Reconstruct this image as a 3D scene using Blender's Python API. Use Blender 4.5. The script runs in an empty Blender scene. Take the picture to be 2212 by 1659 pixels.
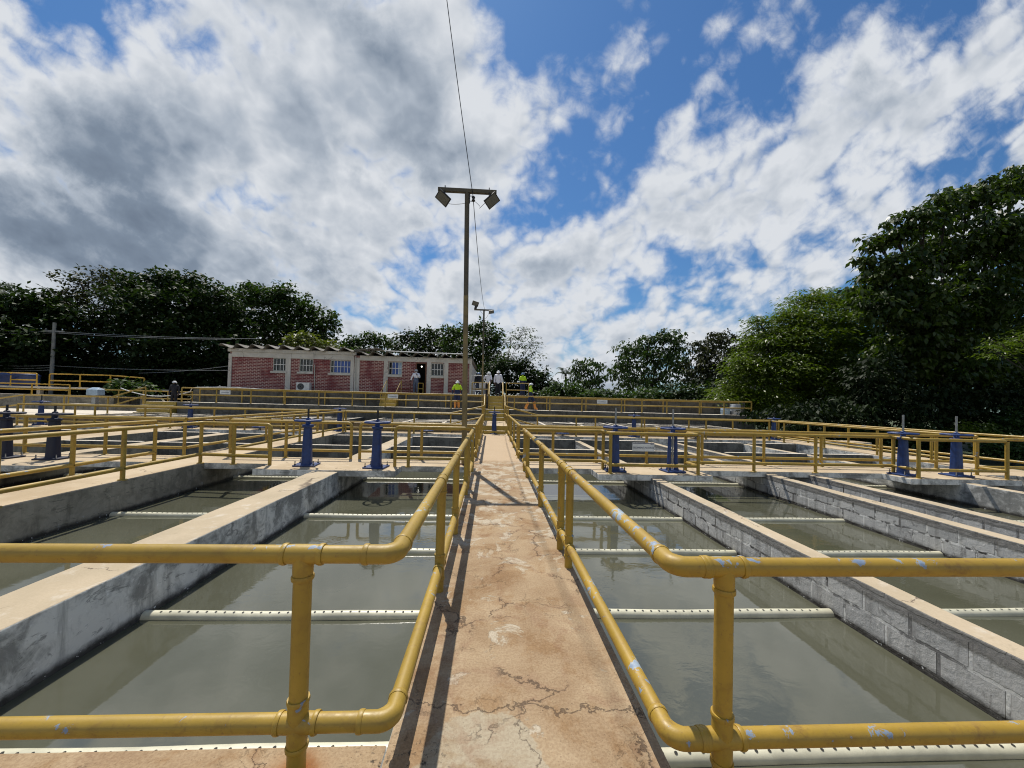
import bpy, math, random
import numpy as np
from mathutils import Vector, Matrix

# ------------------------------------------------------------------ camera, sky, sun, exposure
S = bpy.context.scene
C = S.collection
EYE = (0.0, 0.0, 1.57)
PSI, TH, RO, SH, FPX, WPX, HPX = 0.0524061, 0.02, 0.025, 18.973, 831.0, 2212.0, 1659.0
CAM_R = Matrix.Rotation(-PSI, 3, 'Z') @ Matrix.Rotation(math.pi / 2 + TH, 3, 'X') @ Matrix.Rotation(RO, 3, 'Z')
cam = bpy.data.cameras.new('camera')
cam.sensor_width = 36.0
cam.lens = FPX / WPX * 36.0
cam.shift_y = SH / WPX
cam.clip_start, cam.clip_end = 0.05, 3000.0
cam_o = bpy.data.objects.new('camera', cam)
cam_o.matrix_world = Matrix.Translation(EYE) @ CAM_R.to_4x4()
C.objects.link(cam_o)
S.camera = cam_o
S.view_settings.view_transform = 'Standard'
S.view_settings.look = 'None'
S.view_settings.exposure = 0.06
S.view_settings.gamma = 1.0
S.cycles.filter_width = 1.1
S.cycles.max_bounces = 8
S.cycles.diffuse_bounces = 3
S.cycles.glossy_bounces = 3
S.cycles.transmission_bounces = 4
S.cycles.transparent_max_bounces = 8

def at(u, v, Y):
    """world point seen at survey picture point u, v and at distance Y along the tanks"""
    d = CAM_R @ Vector(((u - WPX / 2) / FPX, -(v - HPX / 2 - SH) / FPX, -1.0))
    t = Y / d.y
    return Vector(EYE) + d * t

# the sun stands ahead and a little to the left, high up
SUN_TO = Vector((-0.18, 0.52, 1.0)).normalized()
SUN_EL = math.asin(SUN_TO.z)
SUN_AZ = math.atan2(SUN_TO.x, SUN_TO.y)
sun = bpy.data.lights.new('sun', 'SUN')
sun.energy = 4.7
sun.angle = math.radians(0.5)
sun.color = (1.0, 0.945, 0.86)
sun_o = bpy.data.objects.new('sun', sun)
sun_o.rotation_euler = SUN_TO.to_track_quat('Z', 'Y').to_euler()
sun_o.location = (0, 0, 60)
C.objects.link(sun_o)


class NT:
    """small wrapper for building node trees"""
    def __init__(self, tree):
        self.t = tree
        self.L = tree.links
    def n(self, typ, **kw):
        nd = self.t.nodes.new(typ)
        for k, v in kw.items():
            setattr(nd, k, v)
        return nd
    def put(self, sock, v):
        if v is None:
            return
        if isinstance(v, bpy.types.NodeSocket):
            self.L.new(v, sock)
        elif isinstance(v, (tuple, list)) and len(v) == 3 and len(sock.default_value) == 4:
            sock.default_value = (*v, 1.0)
        else:
            sock.default_value = v
    def m(self, op, a, b=None, c=None, clamp=False):
        nd = self.n('ShaderNodeMath', operation=op, use_clamp=clamp)
        self.put(nd.inputs[0], a)
        self.put(nd.inputs[1], b)
        self.put(nd.inputs[2], c)
        return nd.outputs[0]
    def vm(self, op, a, b=None, out=0, scale=None):
        nd = self.n('ShaderNodeVectorMath', operation=op)
        self.put(nd.inputs[0], a)
        if b is not None:
            self.put(nd.inputs[1], b)
        if scale is not None:
            self.put(nd.inputs[3], scale)
        return nd.outputs[out]
    def mix(self, fac, a, b, blend='MIX'):
        nd = self.n('ShaderNodeMix', data_type='RGBA', blend_type=blend)
        self.put(nd.inputs[0], fac)
        self.put(nd.inputs[6], a)
        self.put(nd.inputs[7], b)
        return nd.outputs[2]
    def ss(self, v, lo, hi, a=0.0, b=1.0):
        nd = self.n('ShaderNodeMapRange', interpolation_type='SMOOTHSTEP')
        self.put(nd.inputs[0], v)
        nd.inputs[1].default_value, nd.inputs[2].default_value = lo, hi
        nd.inputs[3].default_value, nd.inputs[4].default_value = a, b
        return nd.outputs[0]
    def noise(self, vec, scale, detail=4.0, rough=0.55, dist=0.0, out=0, lac=2.0):
        nd = self.n('ShaderNodeTexNoise', noise_dimensions='3D')
        self.put(nd.inputs['Vector'], vec)
        nd.inputs['Scale'].default_value = scale
        nd.inputs['Detail'].default_value = detail
        nd.inputs['Roughness'].default_value = rough
        nd.inputs['Distortion'].default_value = dist
        nd.inputs['Lacunarity'].default_value = lac
        return nd.outputs[out]
    def sep(self, v):
        nd = self.n('ShaderNodeSeparateXYZ')
        self.put(nd.inputs[0], v)
        return nd.outputs
    def comb(self, x, y, z):
        nd = self.n('ShaderNodeCombineXYZ')
        self.put(nd.inputs[0], x)
        self.put(nd.inputs[1], y)
        self.put(nd.inputs[2], z)
        return nd.outputs[0]


def make_world():
    w = bpy.data.worlds.new('World')
    S.world = w
    w.use_nodes = True
    w.node_tree.nodes.clear()
    N = NT(w.node_tree)
    sky = N.n('ShaderNodeTexSky', sky_type='NISHITA')
    sky.sun_disc = False
    sky.sun_elevation = SUN_EL
    sky.sun_rotation = SUN_AZ
    sky.air_density = 1.3
    sky.dust_density = 0.4
    sky.ozone_density = 3.0
    tc = N.n('ShaderNodeTexCoord')
    d = N.sep(tc.outputs['Generated'])
    yy = N.m('MAXIMUM', N.m('ABSOLUTE', d[1]), 0.12)
    u = N.m('DIVIDE', d[0], yy)
    v = N.m('DIVIDE', d[2], yy)
    p = N.comb(u, v, 0.0)

    def noise2(vec, scale, detail, rough, dist=0.0, out=0):
        nd = N.n('ShaderNodeTexNoise', noise_dimensions='2D')
        N.put(nd.inputs['Vector'], vec)
        nd.inputs['Scale'].default_value = scale
        nd.inputs['Detail'].default_value = detail
        nd.inputs['Roughness'].default_value = rough
        nd.inputs['Distortion'].default_value = dist
        return nd.outputs[out]

    # break the outlines of the cloud masses
    warp = N.vm('SUBTRACT', noise2(p, 3.0, 6, 0.6, out=1), (0.5, 0.5, 0.5))
    pw = N.vm('MULTIPLY_ADD', warp, (0.22, 0.22, 0.0))
    N.put(pw.node.inputs[2], p)
    flat = N.vm('MULTIPLY', pw, (1, 1, 0))

    def uv(x, y):
        return ((x - 1062) / 831.0, (864 - y) / 831.0, 0.0)

    def capsule(x0, y0, x1, y1, r):
        a, b = Vector(uv(x0, y0)), Vector(uv(x1, y1))
        ba = b - a
        L2 = max(ba.dot(ba), 1e-6)
        pa = N.vm('SUBTRACT', flat, tuple(a))
        h = N.m('DIVIDE', N.vm('DOT_PRODUCT', pa, tuple(ba), out=1), L2, clamp=True)
        q = N.vm('SUBTRACT', pa, N.vm('SCALE', tuple(ba), scale=h))
        dist = N.vm('LENGTH', q, out=1)
        return N.m('MULTIPLY', N.m('SUBTRACT', r / 831.0, dist), 831.0 / 150.0)

    def field(caps, k=0.3):
        f = None
        for c in caps:
            g = capsule(*c)
            f = g if f is None else N.m('SMOOTH_MAX', f, g, k)
        return f

    F = field(CLOUDS)
    # clouds lie on a level sheet: their texture is squeezed a little towards the horizon
    inv = N.m('DIVIDE', 1.0, N.m('ADD', N.m('MAXIMUM', v, 0.0), 0.75))
    pl = N.comb(N.m('MULTIPLY', N.m('MULTIPLY', u, inv), 1.35), N.m('MULTIPLY', inv, 1.75), 0.0)

    def puffs(vec):
        t = None
        for sc, amp in ((3.1, 1.0), (7.3, 0.55), (16.0, 0.30)):
            n = noise2(vec, sc, 2, 0.5, 0.2)
            t2 = N.m('MULTIPLY', N.m('ABSOLUTE', N.m('SUBTRACT', n, 0.5)), 4.0 * amp)
            t = t2 if t is None else N.m('ADD', t, t2)
        return t

    B = puffs(pl)
    Bs = puffs(N.vm('ADD', pl, (-0.012, -0.040, 0.0)))
    n1 = noise2(pl, 2.4, 8, 0.58, 0.15)
    n2 = noise2(p, 14.0, 8, 0.66, 0.3)
    wob = N.m('ADD', N.m('MULTIPLY', N.m('SUBTRACT', B, 0.56), 0.80), N.m('ADD', N.m('MULTIPLY', N.m('SUBTRACT', n1, 0.5), 2.0), N.m('MULTIPLY', N.m('SUBTRACT', n2, 0.5), 0.85)))
    body = N.m('ADD', F, wob)
    cov = N.ss(body, -0.38, 0.62)
    # light catches the puffs that look up to the sun
    relief = N.m('MULTIPLY', N.m('SUBTRACT', B, Bs), 0.24)
    D = field(DARKS, 0.5)
    n3 = noise2(pl, 1.9, 7, 0.52, 0.3)
    dk = N.ss(N.m('ADD', D, N.m('MULTIPLY', N.m('SUBTRACT', n3, 0.5), 2.6)), -0.9, 1.3)
    thick = N.ss(N.m('ADD', F, N.m('MULTIPLY', wob, 0.6)), 0.2, 1.6)
    shade = N.m('MULTIPLY', N.m('ADD', N.m('MULTIPLY', dk, 0.72), 0.20), thick, clamp=True)
    shade = N.m('SUBTRACT', shade, N.m('MULTIPLY', relief, N.ss(dk, 0.3, 1.0, 1.0, 0.5)), clamp=True)
    low = N.ss(v, 0.0, 0.40, 0.14, 0.0)
    shade = N.m('ADD', shade, N.m('MULTIPLY', low, thick), clamp=True)
    rp = N.n('ShaderNodeValToRGB')
    N.put(rp.inputs[0], shade)
    e = rp.color_ramp.elements
    e[0].position, e[0].color = 0.0, (0.85, 0.885, 0.935, 1)
    e[1].position, e[1].color = 1.0, (0.145, 0.190, 0.265, 1)
    for pos, c in ((0.30, (0.50, 0.565, 0.655, 1)), (0.6, (0.26, 0.325, 0.42, 1))):
        q = e.new(pos)
        q.color = c
    skyc = N.mix(1.0, sky.outputs[0], (0.50, 0.80, 1.10), 'MULTIPLY')
    bg1 = N.n('ShaderNodeBackground')
    N.put(bg1.inputs[0], skyc)
    bg1.inputs[1].default_value = 0.074
    bg2 = N.n('ShaderNodeBackground')
    N.put(bg2.inputs[0], rp.outputs[0])
    bg2.inputs[1].default_value = 0.80
    up = N.ss(d[2], -0.02, 0.03)
    mx = N.n('ShaderNodeMixShader')
    N.put(mx.inputs[0], N.m('MULTIPLY', cov, up))
    N.L.new(bg1.outputs[0], mx.inputs[1])
    N.L.new(bg2.outputs[0], mx.inputs[2])
    out = N.n('ShaderNodeOutputWorld')
    N.L.new(mx.outputs[0], out.inputs[0])
    w.cycles.sampling_method = 'MANUAL'
    w.cycles.sample_map_resolution = 512


# cloud masses and their grey hearts as survey strokes x0, y0, x1, y1, radius
CLOUDS = [
    (260, 370, 640, 250, 250), (620, 60, 860, 200, 235), (830, 300, 1000, 320, 175), (40, 520, 560, 640, 230),
    (640, 540, 740, 640, 170), (830, 480, 960, 480, 60), (390, 110, 520, 60, 130), (600, 720, 900, 740, 100), (900, 40, 930, 100, 60), (-60, 600, 100, 700, 120),
    (1050, 590, 1330, 500, 125), (1330, 490, 1640, 400, 130), (1640, 340, 1900, 180, 130), (1900, 180, 2300, 30, 150),
    (1290, 300, 1380, 20, 46), (1465, 270, 1540, 90, 34), (1540, 10, 1740, 20, 46), (1430, 60, 1450, 20, 24),
    (1440, 640, 1800, 570, 52), (1120, 690, 1640, 740, 90), (960, 790, 1300, 790, 120), (1900, 430, 2300, 330, 60),
    (2080, 520, 2300, 420, 80), (1080, 165, 1095, 165, 10), (1640, 290, 1750, 230, 90), (1290, 350, 1330, 400, 50),
    (-900, 500, -300, 200, 400), (2500, 300, 3300, 500, 300), (400, -700, 1200, -500, 400), (1700, -500, 2300, -900, 330), (-600, -900, 100, -400, 300)]
DARKS = [(190, 420, 330, 480, 170), (330, 380, 560, 500, 90), (740, 60, 800, 160, 40), (740, 340, 900, 430, 80), (1130, 590, 1330, 560, 70),
         (1480, 490, 1680, 440, 60), (560, 140, 640, 240, 20), (1700, 160, 2000, 110, 10), (640, 620, 760, 700, 40), (600, -700, 1000, -500, 200), (-700, 400, -400, 200, 200)]


make_world()

# ------------------------------------------------------------------ helpers: meshes and things
RNG = np.random.default_rng(7)
random.seed(7)
PI = math.pi


class MB:
    """collects faces and links them as one mesh object"""
    def __init__(self):
        self.v, self.f, self.m, self.s = [], [], [], []
    def add(self, vs, fs, mat=0, smooth=False):
        o = len(self.v)
        self.v += [tuple(p) for p in vs]
        for q in fs:
            self.f.append(tuple(i + o for i in q))
            self.m.append(mat)
            self.s.append(smooth)
        return self
    def box(self, x0, x1, y0, y1, z0, z1, mat=0, top=None):
        vs = [(x0, y0, z0), (x1, y0, z0), (x1, y1, z0), (x0, y1, z0), (x0, y0, z1), (x1, y0, z1), (x1, y1, z1), (x0, y1, z1)]
        self.add(vs, [(3, 2, 1, 0), (0, 1, 5, 4), (1, 2, 6, 5), (2, 3, 7, 6), (3, 0, 4, 7)], mat)
        self.add([vs[4], vs[5], vs[6], vs[7]], [(0, 1, 2, 3)], mat if top is None else top)
        return self
    def obox(self, c, ax, ay, az, sx, sy, sz, mat=0):
        c, ax, ay, az = Vector(c), Vector(ax).normalized(), Vector(ay).normalized(), Vector(az).normalized()
        vs = []
        for z in (-1, 1):
            for x, y in ((-1, -1), (1, -1), (1, 1), (-1, 1)):
                vs.append(c + ax * x * sx / 2 + ay * y * sy / 2 + az * z * sz / 2)
        return self.add(vs, [(3, 2, 1, 0), (4, 5, 6, 7), (0, 1, 5, 4), (1, 2, 6, 5), (2, 3, 7, 6), (3, 0, 4, 7)], mat)
    def bar(self, a, b, w, h, mat=0):
        a, b = Vector(a), Vector(b)
        d = (b - a).normalized()
        up = Vector((0, 0, 1)) if abs(d.z) < 0.95 else Vector((0, 1, 0))
        s = d.cross(up).normalized()
        return self.obox((a + b) / 2, d, s, s.cross(d), (b - a).length, w, h, mat)
    def tube(self, path, r, seg=12, mat=0, caps=True):
        P = [Vector(p) for p in path]
        rr = r if isinstance(r, (list, tuple)) else [r] * len(P)
        rings, ref = [], None
        for i, p in enumerate(P):
            t = ((P[min(i + 1, len(P) - 1)] - p).normalized() + (p - P[max(i - 1, 0)]).normalized())
            t = t.normalized() if t.length > 1e-9 else Vector((0, 0, 1))
            if ref is None:
                ref = Vector((0, 0, 1)) if abs(t.z) < 0.9 else Vector((0, 1, 0))
            n = (ref - t * ref.dot(t)).normalized()
            ref = n
            b = t.cross(n)
            k = 1.0
            if 0 < i < len(P) - 1:
                ca = (P[i + 1] - p).normalized().dot((p - P[i - 1]).normalized())
                k = 1.0 / max(0.5, math.sqrt(max(0.0, (1 + ca) / 2)))
            rings.append([p + (n * math.cos(2 * PI * j / seg) + b * math.sin(2 * PI * j / seg)) * rr[i] * (1 if k == 1 else min(k, 1.1)) for j in range(seg)])
        vs = [q for ring in rings for q in ring]
        fs = []
        for i in range(len(rings) - 1):
            for j in range(seg):
                a, c = i * seg + j, i * seg + (j + 1) % seg
                fs.append((a, c, c + seg, a + seg))
        self.add(vs, fs, mat, True)
        if caps:
            self.add(rings[0], [tuple(range(seg - 1, -1, -1))], mat)
            self.add(rings[-1], [tuple(range(seg))], mat)
        return self
    def lathe(self, prof, seg=20, c=(0, 0, 0), mat=0, smooth=True):
        cx, cy, cz = c
        vs, fs = [], []
        for r, z in prof:
            for j in range(seg):
                a = 2 * PI * j / seg
                vs.append((cx + r * math.cos(a), cy + r * math.sin(a), cz + z))
        for i in range(len(prof) - 1):
            for j in range(seg):
                a, b = i * seg + j, i * seg + (j + 1) % seg
                fs.append((a, b, b + seg, a + seg))
        return self.add(vs, fs, mat, smooth)
    def torus(self, c, R, r, seg=28, sub=8, mat=0):
        pts = [(c[0] + R * math.cos(2 * PI * k / seg), c[1] + R * math.sin(2 * PI * k / seg), c[2]) for k in range(seg + 1)]
        return self.tube(pts, r, sub, mat, False)
    def build(self, name, mats, parent=None, off=(0, 0, 0), bevel=0.0):
        me = bpy.data.meshes.new(name)
        ox, oy, oz = off
        me.from_pydata([(x - ox, y - oy, z - oz) for x, y, z in self.v], [], self.f)
        if not isinstance(mats, (list, tuple)):
            mats = [mats]
        for mt in mats:
            me.materials.append(mt)
        me.polygons.foreach_set('material_index', self.m)
        me.polygons.foreach_set('use_smooth', self.s)
        me.update()
        o = bpy.data.objects.new(name, me)
        C.objects.link(o)
        if parent:
            o.parent = parent
        if bevel:
            b = o.modifiers.new('bevel', 'BEVEL')
            b.width, b.segments, b.limit_method = bevel, 2, 'ANGLE'
            w = o.modifiers.new('weld', 'WELD')
            w.merge_threshold = 0.0005
            o.modifiers.move(1, 0)
        return o


def tag(o, label, cat, group=None, kind=None):
    if not 4 <= len(label.split()) <= 16:
        print('LABEL', len(label.split()), label)
    o['label'] = label
    o['category'] = cat
    if group:
        o['group'] = group
    if kind:
        o['kind'] = kind
    return o


def empty(name, loc, label, cat, group=None, rz=0.0):
    o = bpy.data.objects.new(name, None)
    o.empty_display_size = 0.2
    o.location = loc
    o.rotation_euler.z = rz
    C.objects.link(o)
    return tag(o, label, cat, group)


def solid(name, mb, mats, label, cat, group=None, bevel=0.0):
    """a thing that is one mesh, its origin at its base"""
    a = np.array(mb.v)
    off = ((a[:, 0].min() + a[:, 0].max()) / 2, (a[:, 1].min() + a[:, 1].max()) / 2, a[:, 2].min())
    o = mb.build(name, mats, None, off, bevel)
    o.location = off
    return tag(o, label, cat, group)


def struct(name, mb, mats, bevel=0.0):
    o = mb.build(name, mats, None, (0, 0, 0), bevel)
    o['kind'] = 'structure'
    return o


def copy_tree(o, parent=None):
    c = o.copy()
    C.objects.link(c)
    if parent:
        c.parent = parent
    for ch in list(o.children):
        copy_tree(ch, c)
    return c


# ------------------------------------------------------------------ materials
def mat(name):
    m = bpy.data.materials.new(name)
    m.use_nodes = True
    m.node_tree.nodes.clear()
    N = NT(m.node_tree)
    bs = N.n('ShaderNodeBsdfPrincipled')
    out = N.n('ShaderNodeOutputMaterial')
    N.L.new(bs.outputs[0], out.inputs[0])
    geo = N.n('ShaderNodeNewGeometry')
    return m, N, bs, geo.outputs['Position'], out


def bump(N, bs, h, strength, dist=0.02):
    b = N.n('ShaderNodeBump')
    b.inputs['Strength'].default_value = strength
    b.inputs['Distance'].default_value = dist
    N.put(b.inputs['Height'], h)
    N.L.new(b.outputs[0], bs.inputs['Normal'])


def plain(name, col, rough=0.6, var=0.25, scale=6.0, metal=0.0, spec=None, bmp=0.0):
    m, N, bs, P, out = mat(name)
    n = N.noise(P, scale, 6, 0.6)
    c2 = tuple(c * (1 - var) for c in col)
    N.put(bs.inputs['Base Color'], N.mix(N.ss(n, 0.3, 0.7), c2, tuple(min(1, c * (1 + var * 0.5)) for c in col)))
    N.put(bs.inputs['Roughness'], N.ss(n, 0.2, 0.8, rough * 0.85, min(1, rough * 1.15)))
    bs.inputs['Metallic'].default_value = metal
    if spec is not None:
        bs.inputs['Specular IOR Level'].default_value = spec
    if bmp:
        bump(N, bs, N.noise(P, scale * 6, 4, 0.6), bmp, 0.01)
    return m


def emit(name, col, strength):
    m = bpy.data.materials.new(name)
    m.use_nodes = True
    b = m.node_tree.nodes['Principled BSDF']
    b.inputs['Base Color'].default_value = (*col, 1)
    b.inputs['Emission Color'].default_value = (*col, 1)
    b.inputs['Emission Strength'].default_value = strength
    return m


def mat_walk_top():
    """old sandy concrete: worn patches, cracks, stains, one smooth repair"""
    m, N, bs, P, out = mat('walkway_concrete')
    n1 = N.noise(P, 1.6, 6, 0.6, 0.4)
    n2 = N.noise(P, 9.0, 8, 0.68)
    n3 = N.noise(P, 70.0, 4, 0.7)
    col = N.mix(N.ss(n1, 0.35, 0.68), (0.310, 0.214, 0.124), (0.435, 0.330, 0.208))
    col = N.mix(N.ss(n2, 0.42, 0.66, 0, 0.7), col, (0.37, 0.270, 0.162))
    # flaked light patches, stretched across the way
    pp = N.vm('MULTIPLY', P, (1.0, 1.0, 0.3))
    fl = N.noise(pp, 3.1, 9, 0.66, 0.7)
    grow = N.ss(N.sep(P)[1], 2.0, 6.5, 0.0, 0.10)
    flm = N.ss(N.m('ADD', fl, grow), 0.595, 0.635)
    edge = N.sep(P)[1]
    newer = N.ss(edge, 9.6, 10.2)
    flm = N.m('MULTIPLY', flm, N.m('SUBTRACT', 1.0, newer))
    col = N.mix(N.m('MULTIPLY', flm, 0.85), col, (0.50, 0.44, 0.335))
    col = N.mix(newer, col, N.mix(n1, (0.47, 0.355, 0.230), (0.53, 0.415, 0.28)))
    # the smooth repair near the front
    rp = N.vm('SUBTRACT', N.vm('MULTIPLY_ADD', N.vm('SUBTRACT', N.noise(P, 5.0, 4, 0.6, out=1), (0.5, 0.5, 0.5)), (0.22, 0.22, 0)), (0, 0, 0))
    pnode = rp.node.inputs[0].links[0].from_node
    N.put(pnode.inputs[2], P)
    q = N.vm('MULTIPLY', N.vm('SUBTRACT', rp, (0.0, 1.66, 0.0)), (1.0, 0.85, 0.0))
    rm = N.ss(N.vm('LENGTH', q, out=1), 0.265, 0.280, 1.0, 0.0)
    col = N.mix(rm, col, N.mix(n3, (0.35, 0.295, 0.205), (0.46, 0.395, 0.285)))
    # cracks
    w = N.vm('MULTIPLY_ADD', N.vm('SUBTRACT', N.noise(P, 4.5, 6, 0.65, out=1), (0.5, 0.5, 0.5)), (0.42, 0.42, 0.0))
    N.put(w.node.inputs[2], P)
    vo = N.n('ShaderNodeTexVoronoi', feature='DISTANCE_TO_EDGE')
    N.put(vo.inputs['Vector'], w)
    vo.inputs['Scale'].default_value = 1.75
    vo2 = N.n('ShaderNodeTexVoronoi', feature='DISTANCE_TO_EDGE')
    N.put(vo2.inputs['Vector'], w)
    vo2.inputs['Scale'].default_value = 5.2
    c1 = N.m('MULTIPLY', N.ss(vo.outputs['Distance'], 0.003, 0.011, 1, 0), N.ss(N.noise(P, 1.3, 2, 0.5), 0.49, 0.55))
    c2 = N.m('MULTIPLY', N.ss(vo2.outputs['Distance'], 0.004, 0.022, 0.45, 0), N.ss(N.noise(P, 1.9, 3, 0.5), 0.54, 0.62))
    # one long crack right across the front and one running off it along the repair
    sw = N.sep(w)
    so = N.sep(P)
    t1 = N.m('ABSOLUTE', N.m('SUBTRACT', N.m('ADD', sw[1], N.m('MULTIPLY', so[0], 0.05)), 1.99))
    c3 = N.ss(t1, 0.003, 0.009, 0.95, 0.0)
    t2 = N.m('ABSOLUTE', N.m('SUBTRACT', N.m('ADD', sw[0], N.m('MULTIPLY', so[1], 0.22)), 0.60))
    c4 = N.m('MULTIPLY', N.ss(t2, 0.002, 0.006, 0.8, 0.0), N.ss(so[1], 1.9, 2.0, 1.0, 0.0))
    t3 = N.m('ABSOLUTE', N.m('SUBTRACT', N.m('SUBTRACT', sw[1], N.m('MULTIPLY', so[0], 0.18)), 1.52))
    c5 = N.m('MULTIPLY', N.ss(t3, 0.003, 0.010, 0.9, 0.0), N.ss(so[0], 0.42, 0.50))
    cr = N.m('MULTIPLY', N.m('MAXIMUM', N.m('MAXIMUM', N.m('MAXIMUM', c1, c2), N.m('MAXIMUM', c3, c4)), c5), N.m('SUBTRACT', 1.0, newer))
    halo = N.m('MULTIPLY', N.ss(vo.outputs['Distance'], 0.0, 0.09, 0.5, 0), N.ss(n2, 0.4, 0.6))
    col = N.mix(N.m('MULTIPLY', halo, N.m('SUBTRACT', 1.0, newer)), col, (0.27, 0.165, 0.10))
    col = N.mix(N.m('MULTIPLY', cr, 0.72), col, (0.085, 0.060, 0.043))
    # black specks of moss near the left edge and a rust stain round the post foot
    mo = N.m('MULTIPLY', N.ss(N.noise(P, 26, 6, 0.7), 0.56, 0.62), N.ss(N.vm('DISTANCE', P, (-0.36, 1.62, 0), out=1), 0.12, 0.34, 1, 0))
    col = N.mix(N.m('MULTIPLY', mo, 0.85), col, (0.04, 0.035, 0.03))
    dr = N.m('ADD', N.vm('DISTANCE', P, (-0.78, 1.66, 0), out=1), N.m('MULTIPLY', N.m('SUBTRACT', n2, 0.5), 0.16))
    col = N.mix(N.ss(dr, 0.02, 0.17, 0.95, 0), col, N.mix(N.ss(n3, 0.4, 0.6), (0.24, 0.085, 0.020), (0.33, 0.15, 0.045)))
    brown = N.m('MULTIPLY', N.ss(N.noise(P, 2.3, 7, 0.7, 0.4), 0.48, 0.62, 0, 0.7), N.m('SUBTRACT', 1.0, newer))
    col = N.mix(brown, col, N.mix(1.0, col, (0.74, 0.61, 0.47), 'MULTIPLY'))
    col = N.mix(N.ss(n3, 0.38, 0.62, 0, 0.42), col, N.mix(1.0, col, (0.55, 0.48, 0.42), 'MULTIPLY'))
    pits = N.ss(N.noise(P, 140.0, 2, 0.5), 0.66, 0.72, 0, 0.6)
    col = N.mix(pits, col, (0.10, 0.07, 0.045))
    N.put(bs.inputs['Base Color'], col)
    bs.inputs['Roughness'].default_value = 0.9
    bs.inputs['Specular IOR Level'].default_value = 0.25
    h = N.m('ADD', N.m('MULTIPLY', n3, 0.3), N.m('MULTIPLY', n2, 0.5))
    h = N.m('ADD', h, N.m('SUBTRACT', N.m('MULTIPLY', flm, -0.35), N.m('MULTIPLY', cr, 1.6)))
    bump(N, bs, h, 0.55, 0.015)
    return m


def mat_slab_top(name, ca, cb, cc):
    m, N, bs, P, out = mat(name)
    n1 = N.noise(P, 0.9, 6, 0.6, 0.3)
    n2 = N.noise(P, 6.0, 8, 0.65)
    n3 = N.noise(P, 60.0, 4, 0.7)
    col = N.mix(N.ss(n1, 0.35, 0.65), ca, cb)
    col = N.mix(N.ss(n2, 0.55, 0.72, 0, 0.65), col, cc)
    col = N.mix(N.ss(N.noise(P, 2.2, 7, 0.7, 0.5), 0.60, 0.70, 0, 0.5), col, tuple(c * 0.55 for c in ca))
    vo = N.n('ShaderNodeTexVoronoi', feature='DISTANCE_TO_EDGE')
    w = N.vm('MULTIPLY_ADD', N.vm('SUBTRACT', N.noise(P, 3.0, 5, 0.6, out=1), (0.5, 0.5, 0.5)), (0.5, 0.5, 0.0))
    N.put(w.node.inputs[2], P)
    N.put(vo.inputs['Vector'], w)
    vo.inputs['Scale'].default_value = 0.9
    col = N.mix(N.m('MULTIPLY', N.ss(vo.outputs['Distance'], 0.002, 0.009, 0.8, 0), N.ss(N.noise(P, 0.8, 2), 0.5, 0.56)), col, (0.09, 0.065, 0.05))
    N.put(bs.inputs['Base Color'], N.mix(N.ss(n3, 0.35, 0.65, 0, 0.2), col, N.mix(1.0, col, (0.6, 0.56, 0.5), 'MULTIPLY')))
    bs.inputs['Roughness'].default_value = 0.88
    bs.inputs['Specular IOR Level'].default_value = 0.25
    bump(N, bs, N.m('ADD', N.m('MULTIPLY', n3, 0.3), n2), 0.35, 0.012)
    return m


def waterline(N, P, col, z=-0.55):
    """dark wet growth just above the water"""
    zz = N.sep(P)[2]
    n = N.noise(P, 7.0, 6, 0.7)
    t = N.m('SUBTRACT', zz, N.m('MULTIPLY', N.m('SUBTRACT', n, 0.5), 0.10))
    col = N.mix(N.ss(t, z + 0.02, z + 0.10, 0.92, 0.0), col, (0.022, 0.018, 0.013))
    wet = N.m('MULTIPLY', N.ss(N.noise(P, 22.0, 3, 0.6), 0.66, 0.70), N.m('MULTIPLY', N.ss(zz, z + 0.0, z + 0.015), N.ss(zz, z + 0.035, z + 0.06, 1.0, 0.0)))
    col = N.mix(wet, col, (0.75, 0.75, 0.72))
    return col


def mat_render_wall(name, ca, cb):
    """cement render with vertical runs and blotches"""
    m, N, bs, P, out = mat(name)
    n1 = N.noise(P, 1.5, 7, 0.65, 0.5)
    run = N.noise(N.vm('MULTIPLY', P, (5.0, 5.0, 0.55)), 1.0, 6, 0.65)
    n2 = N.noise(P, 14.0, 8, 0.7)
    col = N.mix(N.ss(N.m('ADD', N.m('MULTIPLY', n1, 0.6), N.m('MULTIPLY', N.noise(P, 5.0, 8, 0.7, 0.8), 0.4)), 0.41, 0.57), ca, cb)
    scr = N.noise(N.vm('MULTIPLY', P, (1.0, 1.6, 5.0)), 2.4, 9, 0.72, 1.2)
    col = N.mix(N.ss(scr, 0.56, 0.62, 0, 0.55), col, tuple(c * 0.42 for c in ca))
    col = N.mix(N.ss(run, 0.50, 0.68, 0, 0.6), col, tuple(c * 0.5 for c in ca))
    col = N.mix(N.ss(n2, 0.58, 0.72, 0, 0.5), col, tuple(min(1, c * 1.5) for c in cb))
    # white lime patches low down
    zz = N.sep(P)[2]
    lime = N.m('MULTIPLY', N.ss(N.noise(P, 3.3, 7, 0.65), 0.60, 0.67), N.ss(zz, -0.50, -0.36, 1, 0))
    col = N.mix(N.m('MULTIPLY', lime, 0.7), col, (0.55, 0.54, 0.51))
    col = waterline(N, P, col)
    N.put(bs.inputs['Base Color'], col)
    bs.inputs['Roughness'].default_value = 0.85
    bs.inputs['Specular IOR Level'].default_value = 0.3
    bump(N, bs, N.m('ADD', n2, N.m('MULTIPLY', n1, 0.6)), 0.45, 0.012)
    return m


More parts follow.
